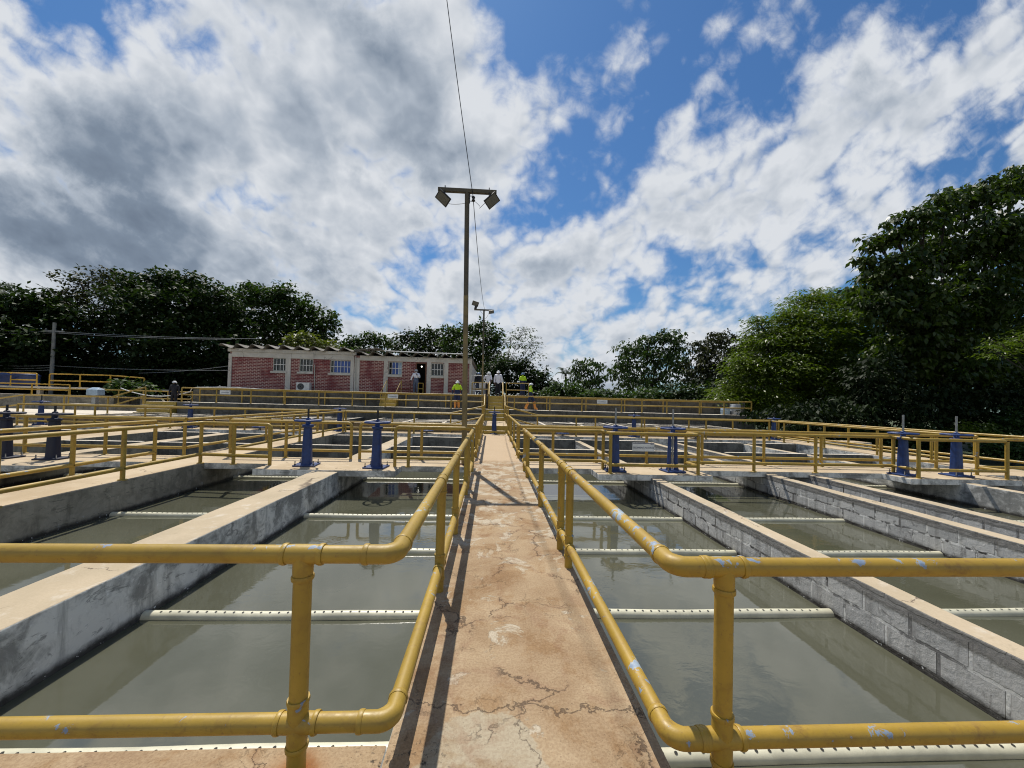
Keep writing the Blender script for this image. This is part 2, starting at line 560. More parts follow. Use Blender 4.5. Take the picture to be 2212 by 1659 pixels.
def mat_block_wall():
    """grey concrete blocks with smeared mortar under a rough capping course"""
    m, N, bs, P, out = mat('block_wall')
    s = N.sep(P)
    jit = N.m('MULTIPLY', N.m('SUBTRACT', N.noise(P, 3.5, 5, 0.6), 0.5), 0.10)
    vec = N.comb(N.m('ADD', s[1], s[0]), N.m('ADD', N.m('ADD', s[2], 0.315), jit), 0.0)
    br = N.n('ShaderNodeTexBrick')
    N.put(br.inputs['Vector'], vec)
    br.inputs['Scale'].default_value = 1.0
    br.inputs['Brick Width'].default_value = 0.40
    br.inputs['Row Height'].default_value = 0.205
    br.inputs['Mortar Size'].default_value = 0.016
    br.inputs['Mortar Smooth'].default_value = 0.25
    br.inputs['Color1'].default_value = (0.56, 0.55, 0.52, 1)
    br.inputs['Color2'].default_value = (0.40, 0.395, 0.38, 1)
    n1 = N.noise(P, 2.2, 7, 0.65, 0.4)
    n2 = N.noise(P, 18.0, 8, 0.7)
    run = N.noise(N.vm('MULTIPLY', P, (6.0, 6.0, 0.5)), 1.0, 5, 0.6)
    N.put(br.inputs['Mortar'], N.mix(N.ss(N.noise(P, 3.0, 4, 0.6), 0.47, 0.53), (0.78, 0.77, 0.73), (0.05, 0.046, 0.042)))
    col = N.mix(N.ss(n1, 0.35, 0.7, 0, 0.6), br.outputs['Color'], (0.46, 0.455, 0.44))
    col = N.mix(N.ss(run, 0.5, 0.66, 0, 0.55), col, (0.17, 0.165, 0.155))
    col = N.mix(N.ss(n2, 0.57, 0.7, 0, 0.55), col, (0.58, 0.57, 0.54))
    spk = N.m('MULTIPLY', N.ss(N.noise(P, 34.0, 3, 0.6), 0.64, 0.70), N.ss(N.noise(P, 1.7, 4, 0.6), 0.45, 0.6))
    col = N.mix(spk, col, (0.70, 0.69, 0.66))
    blot = N.noise(P, 4.6, 8, 0.72, 0.9)
    col = N.mix(N.ss(blot, 0.56, 0.66, 0, 0.7), col, (0.13, 0.125, 0.115))
    cap = N.ss(N.m('ADD', s[2], N.m('MULTIPLY', N.m('SUBTRACT', n2, 0.5), 0.06)), -0.185, -0.150)
    col = N.mix(N.m('MULTIPLY', cap, 0.85), col, N.mix(n2, (0.10, 0.095, 0.09), (0.29, 0.275, 0.25)))
    col = waterline(N, P, col)
    N.put(bs.inputs['Base Color'], col)
    bs.inputs['Roughness'].default_value = 0.9
    bs.inputs['Specular IOR Level'].default_value = 0.25
    h = N.m('SUBTRACT', N.m('ADD', N.m('MULTIPLY', n2, 0.6), N.m('MULTIPLY', n1, 0.4)), N.m('MULTIPLY', br.outputs['Fac'], 0.9))
    bump(N, bs, N.m('ADD', h, N.m('MULTIPLY', cap, 0.5)), 1.0, 0.025)
    return m


def mat_yellow(name, base, worn, amount):
    m, N, bs, P, out = mat(name)
    n1 = N.noise(P, 2.4, 6, 0.6)
    n2 = N.noise(P, 13.0, 7, 0.65, 0.6)
    n3 = N.noise(P, 60.0, 4, 0.6)
    col = N.mix(N.ss(n1, 0.35, 0.68), tuple(c * 0.80 for c in base), base)
    col = N.mix(N.ss(n2, 0.50, 0.66, 0, 0.45), col, (base[0] * 0.62, base[1] * 0.56, base[2] * 0.8))
    col = N.mix(N.ss(n3, 0.60, 0.72, 0, 0.5), col, (base[0] * 0.5, base[1] * 0.42, base[2]))
    br_ = N.noise(N.vm('MULTIPLY', P, (3.0, 3.0, 3.0)), 1.0, 9, 0.75, 0.3)
    col = N.mix(N.ss(br_, 0.555, 0.70, 0, 0.8), col, (0.17, 0.085, 0.025))
    ch = N.m('ADD', N.m('MULTIPLY', n2, 0.55), N.m('MULTIPLY', n1, 0.45))
    if amount > 0:
        nz = N.n('ShaderNodeNewGeometry')
        upf = N.ss(N.sep(nz.outputs['Normal'])[2], -0.3, 0.7, 0.0, 0.05)
        chip = N.ss(N.m('ADD', ch, upf), 0.645 - amount, 0.655 - amount)
        col = N.mix(chip, col, N.mix(N.ss(n2, 0.5, 0.7), worn, (worn[0] * 0.55, worn[1] * 0.6, worn[2] * 0.75)))
    N.put(bs.inputs['Base Color'], col)
    N.put(bs.inputs['Roughness'], N.ss(n2, 0.3, 0.7, 0.38, 0.58))
    bump(N, bs, N.m('ADD', n2, N.m('MULTIPLY', n3, 0.35)), 0.16, 0.006)
    return m


def mat_water():
    m, N, bs, P, out = mat('murky_water')
    n1 = N.noise(P, 0.45, 4, 0.55, 0.4)
    N.put(bs.inputs['Base Color'], N.mix(N.ss(n1, 0.35, 0.65), (0.074, 0.075, 0.049), (0.098, 0.099, 0.069)))
    sc = N.m('MULTIPLY', N.ss(N.noise(P, 60.0, 3, 0.6), 0.68, 0.72), N.ss(N.noise(P, 0.9, 5, 0.65, 0.8), 0.55, 0.68))
    lk = bs.inputs['Base Color'].links[0].from_socket
    N.put(bs.inputs['Base Color'], N.mix(N.m('MULTIPLY', sc, 0.5), lk, (0.26, 0.25, 0.19)))
    bs.inputs['Roughness'].default_value = 0.035
    bs.inputs['IOR'].default_value = 1.78
    w = N.noise(N.vm('MULTIPLY', P, (1.0, 1.7, 1.0)), 3.2, 4, 0.5, 0.6)
    w2 = N.noise(P, 17.0, 3, 0.5, 0.3)
    gate = N.ss(N.noise(P, 0.7, 2, 0.5), 0.42, 0.66, 0.25, 1.0)
    bump(N, bs, N.m('MULTIPLY', N.m('ADD', w, N.m('MULTIPLY', w2, 0.16)), gate), 0.10, 0.03)
    return m


def mat_brick():
    m, N, bs, P, out = mat('red_brick')
    s = N.sep(P)
    br = N.n('ShaderNodeTexBrick')
    N.put(br.inputs['Vector'], N.comb(N.m('ADD', s[0], s[1]), s[2], 0.0))
    br.inputs['Scale'].default_value = 1.0
    br.inputs['Brick Width'].default_value = 0.27
    br.inputs['Row Height'].default_value = 0.098
    br.inputs['Mortar Size'].default_value = 0.017
    br.inputs['Mortar Smooth'].default_value = 0.1
    br.inputs['Color1'].default_value = (0.195, 0.028, 0.028, 1)
    br.inputs['Color2'].default_value = (0.125, 0.020, 0.026, 1)
    n = N.noise(P, 0.8, 5, 0.6)
    N.put(br.inputs['Mortar'], N.mix(N.ss(n, 0.45, 0.65), (0.50, 0.36, 0.31), (0.22, 0.10, 0.10)))
    col = N.mix(N.ss(N.noise(P, 4.0, 6, 0.7), 0.5, 0.72, 0, 0.5), br.outputs['Color'], (0.07, 0.018, 0.02))
    N.put(bs.inputs['Base Color'], col)
    bs.inputs['Roughness'].default_value = 0.85
    bump(N, bs, N.m('MULTIPLY', br.outputs['Fac'], -1.0), 0.5, 0.01)
    return m


def mat_leaf(name, ca, cb, trans=0.25, rough=0.45, spec=0.35):
    m, N, bs, P, out = mat(name)
    n = N.noise(P, 0.55, 3, 0.6)
    oi = N.n('ShaderNodeNewGeometry')
    f = N.m('ADD', N.m('MULTIPLY', oi.outputs['Random Per Island'], 0.6), N.m('MULTIPLY', N.ss(n, 0.35, 0.65), 0.4))
    col = N.mix(f, ca, cb)
    N.put(bs.inputs['Base Color'], col)
    bs.inputs['Roughness'].default_value = rough
    bs.inputs['Specular IOR Level'].default_value = spec
    tr = N.n('ShaderNodeBsdfTranslucent')
    N.put(tr.inputs[0], N.mix(1.0, col, (1.25, 1.5, 0.45), 'MULTIPLY'))
    mx = N.n('ShaderNodeMixShader')
    mx.inputs[0].default_value = trans
    N.L.new(bs.outputs[0], mx.inputs[1])
    N.L.new(tr.outputs[0], mx.inputs[2])
    N.L.new(mx.outputs[0], out.inputs[0])
    return m


M = {}
M['walk'] = mat_walk_top()
M['slab'] = mat_slab_top('slab_concrete', (0.42, 0.325, 0.205), (0.52, 0.420, 0.285), (0.58, 0.50, 0.375))
M['cap'] = mat_slab_top('wall_capping', (0.42, 0.345, 0.235), (0.50, 0.410, 0.285), (0.60, 0.55, 0.46))
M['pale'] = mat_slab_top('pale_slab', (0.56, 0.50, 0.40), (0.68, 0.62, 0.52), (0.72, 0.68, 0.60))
M['render'] = mat_render_wall('cement_render', (0.27, 0.268, 0.248), (0.72, 0.71, 0.66))
M['render_brown'] = mat_render_wall('stained_render', (0.20, 0.180, 0.135), (0.34, 0.305, 0.235))
M['render_shade_dark'] = mat_render_wall('shade_stained_render', (0.075, 0.070, 0.058), (0.135, 0.130, 0.112))  # stained render, also darkened to put the shade of these fronts into its colour
M['render_shade_dim'] = mat_render_wall('shade_dim_render', (0.085, 0.085, 0.078), (0.165, 0.165, 0.152))  # darker copy of the render; the cross walls' shade is put into its colour
M['render_ochre'] = mat_render_wall('ochre_render', (0.15, 0.115, 0.065), (0.24, 0.19, 0.11))
M['block'] = mat_block_wall()
M['yellow'] = mat_yellow('yellow_paint', (0.40, 0.262, 0.036), (0.36, 0.42, 0.45), 0.004)
M['yellow_worn'] = mat_yellow('worn_yellow_paint', (0.42, 0.268, 0.032), (0.33, 0.40, 0.45), 0.042)
M['yellow_far'] = mat_yellow('far_yellow_paint', (0.40, 0.265, 0.042), (0.4, 0.4, 0.4), 0.0)
M['yellow_bright'] = mat_yellow('bright_yellow_paint', (0.62, 0.37, 0.035), (0.4, 0.4, 0.4), 0.0)
M['yellow_step'] = mat_yellow('step_paint', (0.40, 0.285, 0.045), (0.3, 0.26, 0.2), 0.0)
M['water'] = mat_water()
M['pvc'] = plain('cream_pvc', (0.60, 0.575, 0.43), 0.4, 0.18, 5.0)
M['hole'] = plain('drilled_hole', (0.025, 0.025, 0.02), 0.8)
M['blue'] = plain('blue_enamel', (0.011, 0.038, 0.150), 0.45, 0.3, 9.0, bmp=0.15)
M['navy'] = plain('navy_enamel', (0.005, 0.009, 0.030), 0.6, 0.3, 9.0, bmp=0.15)
M['steel'] = plain('grey_steel', (0.32, 0.33, 0.33), 0.45, 0.3, 20.0, 0.6)
M['black'] = plain('black_rubber', (0.015, 0.015, 0.016), 0.55, 0.2)
M['pole'] = plain('mustard_pole', (0.20, 0.15, 0.060), 0.55, 0.35, 3.0)
M['pole_top'] = plain('dark_pole', (0.085, 0.070, 0.042), 0.6, 0.35, 3.0)
M['lens'] = plain('lamp_glass', (0.13, 0.13, 0.12), 0.2, 0.1)
M['white_wall'] = mat_slab_top('white_wash', (0.50, 0.475, 0.43), (0.60, 0.575, 0.53), (0.66, 0.64, 0.60))
M['brick'] = mat_brick()
M['roof'] = mat_slab_top('fibre_cement', (0.15, 0.14, 0.12), (0.24, 0.225, 0.20), (0.30, 0.28, 0.25))
M['white'] = plain('white_paint', (0.72, 0.72, 0.70), 0.5, 0.15)
M['frame'] = plain('window_frame', (0.42, 0.42, 0.37), 0.5, 0.2)
M['glass'] = plain('dark_glass', (0.016, 0.022, 0.018), 0.08, 0.5, 2.5)
M['glass_blue'] = plain('blue_curtain', (0.035, 0.085, 0.31), 0.25, 0.25, 3.0)
M['dark'] = plain('dark_room', (0.010, 0.009, 0.009), 0.9)
M['rust'] = plain('rusty_iron', (0.16, 0.065, 0.035), 0.8, 0.4)
M['concrete_pole'] = plain('pole_concrete', (0.26, 0.26, 0.24), 0.85, 0.25, 3.0)
M['drum_grey'] = plain('grey_drum', (0.36, 0.38, 0.40), 0.6, 0.25, 5.0)
M['drum_blue'] = plain('pale_blue_drum', (0.30, 0.40, 0.50), 0.55, 0.25, 5.0)
M['bark'] = plain('bark', (0.040, 0.031, 0.024), 0.95, 0.4, 5.0, bmp=0.5)
M['grass'] = plain('grass_ground', (0.055, 0.075, 0.025), 0.95, 0.5, 1.5, bmp=0.5)
M['soil'] = plain('yard_soil', (0.20, 0.16, 0.11), 0.95, 0.4, 1.2)
M['skin'] = plain('skin', (0.11, 0.055, 0.035), 0.5, 0.1)
M['hivis'] = plain('hi_vis', (0.48, 0.74, 0.012), 0.7, 0.1, 14.0)
M['trouser_navy'] = plain('navy_cloth', (0.018, 0.030, 0.085), 0.9, 0.25, 9.0)
M['trouser_black'] = plain('black_cloth', (0.014, 0.015, 0.022), 0.9, 0.25, 9.0)
M['jeans'] = plain('jeans', (0.10, 0.125, 0.185), 0.9, 0.3, 9.0)
M['shirt_white'] = plain('white_shirt', (0.78, 0.78, 0.84), 0.85, 0.12, 9.0)
M['boots_orange'] = plain('orange_boots', (0.62, 0.25, 0.045), 0.5, 0.15, 9.0)
M['shoes'] = plain('brown_shoes', (0.10, 0.06, 0.035), 0.6, 0.2, 9.0)
M['helmet'] = plain('white_helmet', (0.72, 0.72, 0.70), 0.3, 0.05)
M['helmet_blue'] = plain('blue_helmet', (0.10, 0.18, 0.34), 0.35, 0.05)
M['text'] = plain('sign_ink', (0.02, 0.035, 0.10), 0.6)
M['text_grey'] = plain('faded_ink', (0.34, 0.35, 0.38), 0.7)

# ------------------------------------------------------------------ setting: ground, ways, water
WZ = -0.55
g = MB()
g.add([(-1500, -300, -0.9), (1500, -300, -0.9), (1500, 2500, -0.9), (-1500, 2500, -0.9)], [(0, 1, 2, 3)])
struct('ground', g, M['grass'])
w = MB()
w.add([(-36, 1.3, WZ), (16.5, 1.3, WZ), (16.5, 17.4, WZ), (-36, 17.4, WZ)], [(0, 1, 2, 3)])
struct('water', w, M['water'])

WL, WR = -0.43, 0.82          # edges of the middle walkway
CROSS = (9.0, 10.0)           # first footbridge across the tanks
T2 = (17.3, 18.3)             # second one
AXES = [(-21.2, -20.0), (-14.4, -13.2), (-7.6, -6.4), (WL, WR), (13.2, 14.6)]


def way(name, x0, x1, y0, y1, z1, z0, mats, bevel=0.012):
    mb = MB().box(x0, x1, y0, y1, z0, z1, 1, 0)
    return struct(name, mb, mats, bevel)


way('walkway', WL, WR, -6.0, T2[0], 0.0, -1.0, [M['walk'], M['render']])
way('walkway', -7.6, -6.4, 1.80, T2[0], 0.0, -1.0, [M['slab'], M['render_brown']])
way('walkway', -14.4, -13.2, 1.80, T2[0], 0.0, -1.0, [M['slab'], M['render_brown']])
way('walkway', -21.2, -20.0, 1.80, T2[0], 0.0, -1.0, [M['slab'], M['render_brown']])
way('walkway', 13.2, 14.6, 1.58, T2[0], 0.0, -1.0, [M['slab'], M['render']])
way('walkway', -30, WL, -6.0, 1.80, 0.0, -1.0, [M['walk'], M['render']])
way('walkway', WR, 24, -6.0, 1.60, 0.0, -1.0, [M['walk'], M['render']])
# thin slabs of the first footbridge between the lengthwise ways, with the valve platforms standing out in front
spans = [(-20.0, -14.4), (-13.2, -7.6), (-6.4, WL), (WR, 13.2)]
plats = {1: (-12.1, -9.1), 2: (-4.95, -2.05), 3: None}
for i, (a, b) in enumerate(spans):
    way('footbridge', a, b, CROSS[0], CROSS[1], 0.004, -0.13, [M['slab'], M['render']])
for a, b in ((-12.1, -9.1), (-4.95, -2.02), (2.38, 4.95), (9.62, 12.35)):
    way('footbridge', a, b, 8.33, CROSS[0], 0.006, -0.125, [M['slab'], M['render']])
way('footbridge', -26, 18, T2[0], T2[1], 0.0, -1.0, [M['slab'], M['render']])

# ------------------------------------------------------------------ basin walls
def wall(label, x0, x1, y0, y1, z1, mats, z0=-0.95, group=None, bevel=0.012):
    mb = MB()
    n = max(1, int(max(x1 - x0, y1 - y0) / 0.5))
    along_y = (y1 - y0) > (x1 - x0)
    rn = random.Random(int((x0 + 50) * 97 + y0 * 13))
    # wall in lengths with a slightly wandering top edge
    cs = []
    for k in range(n + 1):
        t = k / n
        j = [rn.uniform(-0.006, 0.006) for _ in range(3)]
        if along_y:
            y = y0 + (y1 - y0) * t
            cs.append([(x0, y, z0), (x0 + j[0], y, z1 + j[2]), (x1 + j[1], y, z1 + j[2] * 0.6), (x1, y, z0)])
        else:
            x = x0 + (x1 - x0) * t
            cs.append([(x, y1, z0), (x, y1 + j[0], z1 + j[2]), (x, y0 + j[1], z1 + j[2] * 0.6), (x, y0, z0)])
    vs = [p for c in cs for p in c]
    for k in range(n):
        o = k * 4
        mb.add([vs[o + 0], vs[o + 4], vs[o + 5], vs[o + 1]], [(0, 1, 2, 3)], 1)
        mb.add([vs[o + 1], vs[o + 5], vs[o + 6], vs[o + 2]], [(0, 1, 2, 3)], 0)
        mb.add([vs[o + 2], vs[o + 6], vs[o + 7], vs[o + 3]], [(0, 1, 2, 3)], 1)
    mb.add([vs[0], vs[1], vs[2], vs[3]], [(0, 1, 2, 3)], 1)
    e = 4 * n
    mb.add([vs[e], vs[e + 3], vs[e + 2], vs[e + 1]], [(0, 1, 2, 3)], 1)
    return solid('tank_wall', mb, mats, label, 'wall', group, bevel)


BK, RD, RB = [M['cap'], M['block']], [M['cap'], M['render']], [M['cap'], M['render_brown']]
PALE = [M['pale'], M['render_shade_dim']]
wall('wide smooth grey divider wall left of the middle walkway with pale flat top', -3.74, -3.2, 1.5, 16.05, -0.03, RD)
wall('whitish block divider wall nearest right of the middle walkway with sandy top', 3.54, 3.76, 1.4, 16.05, -0.06, BK)
wall('second block divider wall to the right of the middle walkway', 6.66, 6.9, 1.4, 16.05, -0.06, BK)
wall('third divider wall to the right, just behind the second block wall', 7.74, 7.98, 1.4, 16.05, -0.06, BK)
wall('grey divider wall at right under the farther valve platform', 10.84, 11.08, 1.4, 16.05, -0.06, RD)
wall('divider wall between the basins beyond the left walkway', -10.9, -10.4, 1.5, 16.05, -0.03, RB)
wall('farthest left divider wall running away from the viewer', -17.6, -17.1, 1.5, 16.05, -0.03, RB)
bays = [(-20.0, -17.6), (-17.1, -14.4), (-13.2, -10.9), (-10.4, -7.6), (-6.4, -3.74), (-3.2, WL), (WR, 3.54), (3.76, 6.66), (7.98, 10.84), (11.08, 13.2)]
where = ['far left basin', 'second basin from the left end', 'basin left of the far left divider', 'basin just outside the left walkway',
         'basin right of the left walkway', 'basin left of the middle walkway', 'basin right of the middle walkway',
         'second basin right of the middle walkway', 'third basin right of the middle walkway', 'basin at the right end']
for (a, b), wn in zip(bays, where):
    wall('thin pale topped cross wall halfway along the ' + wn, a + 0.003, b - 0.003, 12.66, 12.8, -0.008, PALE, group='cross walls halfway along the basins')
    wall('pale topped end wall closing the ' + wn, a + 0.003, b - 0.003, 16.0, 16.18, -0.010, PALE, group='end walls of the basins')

# ------------------------------------------------------------------ perforated pipes just above the water
PY = [2.37, 3.83, 5.38, 6.94, 10.05]
PN = ['nearest the viewer', 'second from the viewer', 'third from the viewer', 'fourth from the viewer', 'under the footbridge']
pb = [(-10.4, -7.6, 'outside the left walkway'), (-6.4, -3.74, 'between left walkway and wide grey wall'), (-3.2, WL, 'left of the middle walkway'),
      (WR, 3.54, 'right of the middle walkway'), (3.76, 6.66, 'behind the first block wall'), (7.98, 10.84, 'behind the third right divider wall')]
for a, b, bn in pb:
    for y, yn in zip(PY, PN):
        mb = MB()
        z = WZ + 0.002 + random.uniform(-0.004, 0.004)
        dy = random.uniform(-0.02, 0.02)
        if y == PY[0] and a > 0:
            y = 2.28
        r = 0.053
        n = 9
        mb.tube([(a - 0.04 + (b - a + 0.08) * t / n, y + dy * math.sin(t / n * 3), z + 0.004 * math.sin(t * 1.3)) for t in range(n + 1)], r, 20, 0)
        x = a + 0.16
        while x < b - 0.1:
            t = (x - a) / (b - a) * n
            ang = 0.25 + random.uniform(-0.05, 0.05)
            cy = y + dy * math.sin(t / n * 3) - math.sin(ang) * (r + 0.0012)
            cz = z + 0.004 * math.sin(t * 1.3) + math.cos(ang) * (r + 0.0012)
            hr = 0.0105
            mb.add([(x + hr * math.cos(q * PI / 4), cy + hr * math.sin(q * PI / 4) * math.cos(ang), cz + hr * math.sin(q * PI / 4) * math.sin(ang)) for q in range(8)],
                   [tuple(range(8))], 1)
            x += 0.083
        solid('perforated_pipe', mb, [M['pvc'], M['hole']], 'cream drilled pipe %s, %s' % (bn, yn), 'pipe', 'drilled pipes lying across the basins')

# ------------------------------------------------------------------ pipe railings
PR = 0.0368


def fillet(pts, rad, seg=6):
    P = [Vector(p) for p in pts]
    out = [P[0]]
    for i in range(1, len(P) - 1):
        a, b = (P[i - 1] - P[i]), (P[i + 1] - P[i])
        la, lb = a.length, b.length
        a, b = a / la, b / lb
        ang = math.acos(max(-1, min(1, a.dot(b))))
        if ang > PI - 0.02:
            out.append(P[i])
            continue
        t = min(rad / math.tan(ang / 2), la * 0.45, lb * 0.45)
        r = t * math.tan(ang / 2)
        c = P[i] + (a + b).normalized() * (r / math.sin(ang / 2))
        s, e = P[i] + a * t - c, P[i] + b * t - c
        tot = PI - ang
        for k in range(seg + 1):
            f = k / seg
            v = (s * math.sin(tot * (1 - f)) + e * math.sin(tot * f)) / math.sin(tot) if tot > 1e-4 else s
            out.append(c + v)
    out.append(P[-1])
    return out


def ring(mb, c, d, r, L):
    d = Vector(d).normalized() * L / 2
    c = Vector(c)
    mb.tube([c - d, c - d * 0.55, c + d * 0.55, c + d], [r * 0.96, r, r, r * 0.96], 16, 0)


def auto_posts(path, step, z_ok=True):
    P = [Vector(p) for p in path]
    out = []
    for a, b in zip(P[:-1], P[1:]):
        L = (b - a).length
        n = max(1, round(L / step))
        for k in range(n + (1 if b is P[-1] else 0)):
            q = a + (b - a) * (k / n)
            out.append(tuple(q))
    return out


def railing(label, path, posts=None, step=1.9, top=0.9, low=0.20, mt='yellow_far', fit=False, ends='', r=PR, elbow=0.09, group='yellow pipe railings', seg=10, flange=True, cat='railing', name='railing'):
    path = [tuple(p) if len(p) == 3 else (p[0], p[1], 0.0) for p in path]
    base = path[len(path) // 2]
    root = empty(name, base, label, cat, group)
    m = M[mt]
    for nm, h in (('top_rail', top), ('lower_rail', low)):
        if h is None:
            continue
        pts = [(x, y, z + h) for x, y, z in path]
        if nm == 'top_rail':
            if 'a' in ends:
                pts = [path[0]] + pts
            if 'b' in ends:
                pts = pts + [path[-1]]
        MB().tube(fillet(pts, elbow), r, 16 if fit else seg).build(nm, m, root, base)
    posts = auto_posts(path, step) if posts is None else [tuple(p) if len(p) == 3 else (p[0], p[1], 0.0) for p in posts]
    for x, y, z in posts:
        mb = MB()
        mb.tube([(x, y, z - 0.01), (x, y, z + top - r * 0.5)], r, 16 if fit else seg, 0)
        if flange and not fit:
            mb.lathe([(0, 0.014), (r * 1.75, 0.012), (r * 1.9, 0.002), (r * 1.9, -0.004)], 14, (x, y, z))
        mb.build('post', m, root, base)
    if fit:
        def direction(x, y):
            best = None
            for a, b in zip(path[:-1], path[1:]):
                A, B, Q = Vector(a).xy, Vector(b).xy, Vector((x, y))
                t = max(0, min(1, (Q - A).dot(B - A) / (B - A).length_squared))
                dd = (A + (B - A) * t - Q).length
                if best is None or dd < best[0]:
                    best = (dd, (B - A).normalized())
            return Vector((best[1].x, best[1].y, 0))
        for x, y, z in posts:
            d = direction(x, y)
            up = Vector((0, 0, 1))
            for h in (top, low):
                mb = MB()
                c = Vector((x, y, z + h))
                ring(mb, c, d, r * 1.10, 0.15)
                for s in (-1, 1):
                    ring(mb, c + d * s * 0.075, d, r * 1.22, 0.020)
                ring(mb, c - up * 0.045, up, r * 1.10, 0.09)
                ring(mb, c - up * 0.095, up, r * 1.22, 0.020)
                if h == low:
                    ring(mb, c + up * 0.045, up, r * 1.10, 0.09)
                    ring(mb, c + up * 0.095, up, r * 1.22, 0.020)
                mb.build('pipe_fitting', m, root, base)
        for i in range(1, len(path) - 1):
            A, B, D = Vector(path[i - 1]), Vector(path[i]), Vector(path[i + 1])
            d1, d2 = (B - A).normalized(), (D - B).normalized()
            if d1.dot(d2) > 0.98:
                continue
            for h in (top, low):
                p = B + Vector((0, 0, h))
                mb = MB()
                mb.tube(fillet([p - d1 * 0.125, p, p + d2 * 0.125], elbow, 8), r * 1.09, 18)
                ring(mb, p - d1 * 0.125, d1, r * 1.20, 0.022)
                ring(mb, p + d2 * 0.125, d2, r * 1.20, 0.022)
                mb.build('pipe_fitting', m, root, base)
    return root


railing('yellow pipe railing in the left foreground, bending along the left edge of the middle walkway',
        [(-5.9, 1.68), (-0.39, 1.68), (-0.39, 8.94)],
        [(-4.7, 1.68), (-2.75, 1.68), (-0.775, 1.68), (-0.39, 3.2), (-0.39, 4.55), (-0.39, 6.4), (-0.39, 6.85), (-0.39, 8.45)], fit=True, mt='yellow')
railing('yellow pipe railing with blue scuffs, right foreground, bending along the middle walkway',
        [(6.6, 1.565), (0.77, 1.565), (0.77, 8.96)],
        [(5.0, 1.565), (2.93, 1.565), (0.985, 1.565), (0.77, 3.66), (0.77, 4.1), (0.77, 5.75), (0.77, 7.9), (0.77, 8.6)], fit=True, mt='yellow_worn')
railing('short yellow railing on the footbridge front between the middle walkway and the left valve platform',
        [(-0.45, 8.94), (-2.16, 8.9)], [(-1.86, 8.91)], ends='b', fit=False)
railing('yellow railing on the footbridge front around the right valve platform, with the hanging sign',
        [(0.83, 8.96), (2.66, 8.98), (2.66, 8.42), (4.66, 8.42), (4.66, 8.98), (9.9, 8.98), (9.9, 8.42), (12.1, 8.42), (12.1, 8.98), (13.9, 8.98)],
        [(2.66, 8.98), (2.66, 8.42), (4.66, 8.42), (4.66, 8.98), (6.35, 8.98), (7.9, 8.98), (9.9, 8.98), (9.9, 8.42), (12.1, 8.42), (12.1, 8.98)], mt='yellow')
railing('yellow railing on the footbridge back, right of the middle walkway',
        [(0.77, 9.94), (13.2, 9.94)], [(1.62, 9.94), (2.75, 9.94), (4.1, 9.94), (5.6, 9.94), (7.3, 9.94), (8.9, 9.94), (10.6, 9.94), (12.2, 9.94)], mt='yellow')
railing('short yellow railing on the footbridge back between middle walkway and wide grey wall',
        [(-0.39, 9.94), (-3.28, 9.9)], [(-1.75, 9.92)], ends='b')
railing('yellow railing on the footbridge back, between left walkway and wide grey wall',
        [(-6.45, 9.94), (-3.5, 9.9)], [(-6.45, 9.94), (-5.1, 9.92)], ends='b')
railing('yellow railing on the right edge of the left walkway, turning onto the footbridge front',
        [(-6.45, 1.8), (-6.45, 8.96), (-4.86, 8.8)], [(-6.45, 1.8), (-6.45, 3.6), (-6.45, 5.4), (-6.45, 7.15), (-6.45, 8.96), (-5.7, 8.9)], ends='b', mt='yellow')
railing('yellow railing on the outer left edge of the left walkway, ending at the footbridge',
        [(-7.55, 1.8), (-7.55, 9.1)], [(-7.55, 1.8), (-7.55, 3.6), (-7.55, 5.5), (-7.55, 7.4), (-7.55, 9.1)], mt='yellow')
railing('yellow railing on the footbridge back beyond the left walkway',
        [(-7.55, 9.94), (-13.1, 9.94)], None, 1.9, mt='yellow_far')
railing('yellow railing on the far stretch of the left walkway, right edge',
        [(-6.45, 10.0), (-6.45, 17.3)], [(-6.45, 11.6), (-6.45, 13.4), (-6.45, 15.2), (-6.45, 17.2)])
railing('yellow railing on the far stretch of the left walkway, left edge',
        [(-7.55, 10.0), (-7.55, 17.3)], [(-7.55, 11.6), (-7.55, 13.4), (-7.55, 15.2), (-7.55, 17.2)])
railing('yellow railing on the far stretch of the middle walkway, left edge',
        [(-0.39, 10.02), (-0.39, 17.3)], [(-0.39, 10.5), (-0.39, 11.6), (-0.39, 13.2), (-0.39, 13.7), (-0.39, 15.4), (-0.39, 17.2)], mt='yellow')
railing('yellow railing on the far stretch of the middle walkway, right edge',
        [(0.77, 10.02), (0.77, 17.3)], [(0.77, 10.5), (0.77, 11.0), (0.77, 12.8), (0.77, 14.6), (0.77, 15.1), (0.77, 17.2)], mt='yellow')
railing('yellow railing on the inner edge of the walkway at the right end',
        [(13.4, 9.94), (13.1, 17.3)], [(13.35, 11.0), (13.3, 12.6), (13.2, 14.6), (13.12, 16.6)], mt='yellow')
railing('yellow railing on the outer edge of the right end walkway, before the dark trees',
        [(14.95, 8.6), (14.1, 18.2)], [(14.9, 9.2), (14.75, 11.0), (14.55, 12.9), (14.4, 14.8), (14.25, 16.6), (14.1, 18.2)], mt='yellow')
railing('long yellow railing on the front of the second footbridge, right half', [(0.83, 17.36), (13.0, 17.36)], None, 3.0)
railing('long yellow railing on the front of the second footbridge, left half', [(-0.44, 17.36), (-6.4, 17.36)], None, 3.0)
railing('yellow railing on the front of the second footbridge beyond the left walkway', [(-7.6, 17.36), (-20, 17.36)], None, 3.0)
railing('yellow railing along the back of the second footbridge, right of the middle step',
        [(0.78, 18.34, 0.35), (2.2, 18.24, 0.0), (14.0, 18.24, 0.0)], [(2.2, 18.24), (5.0, 18.24), (7.4, 18.24), (9.6, 18.24), (11.8, 18.24), (14.0, 18.24)], low=0.4)
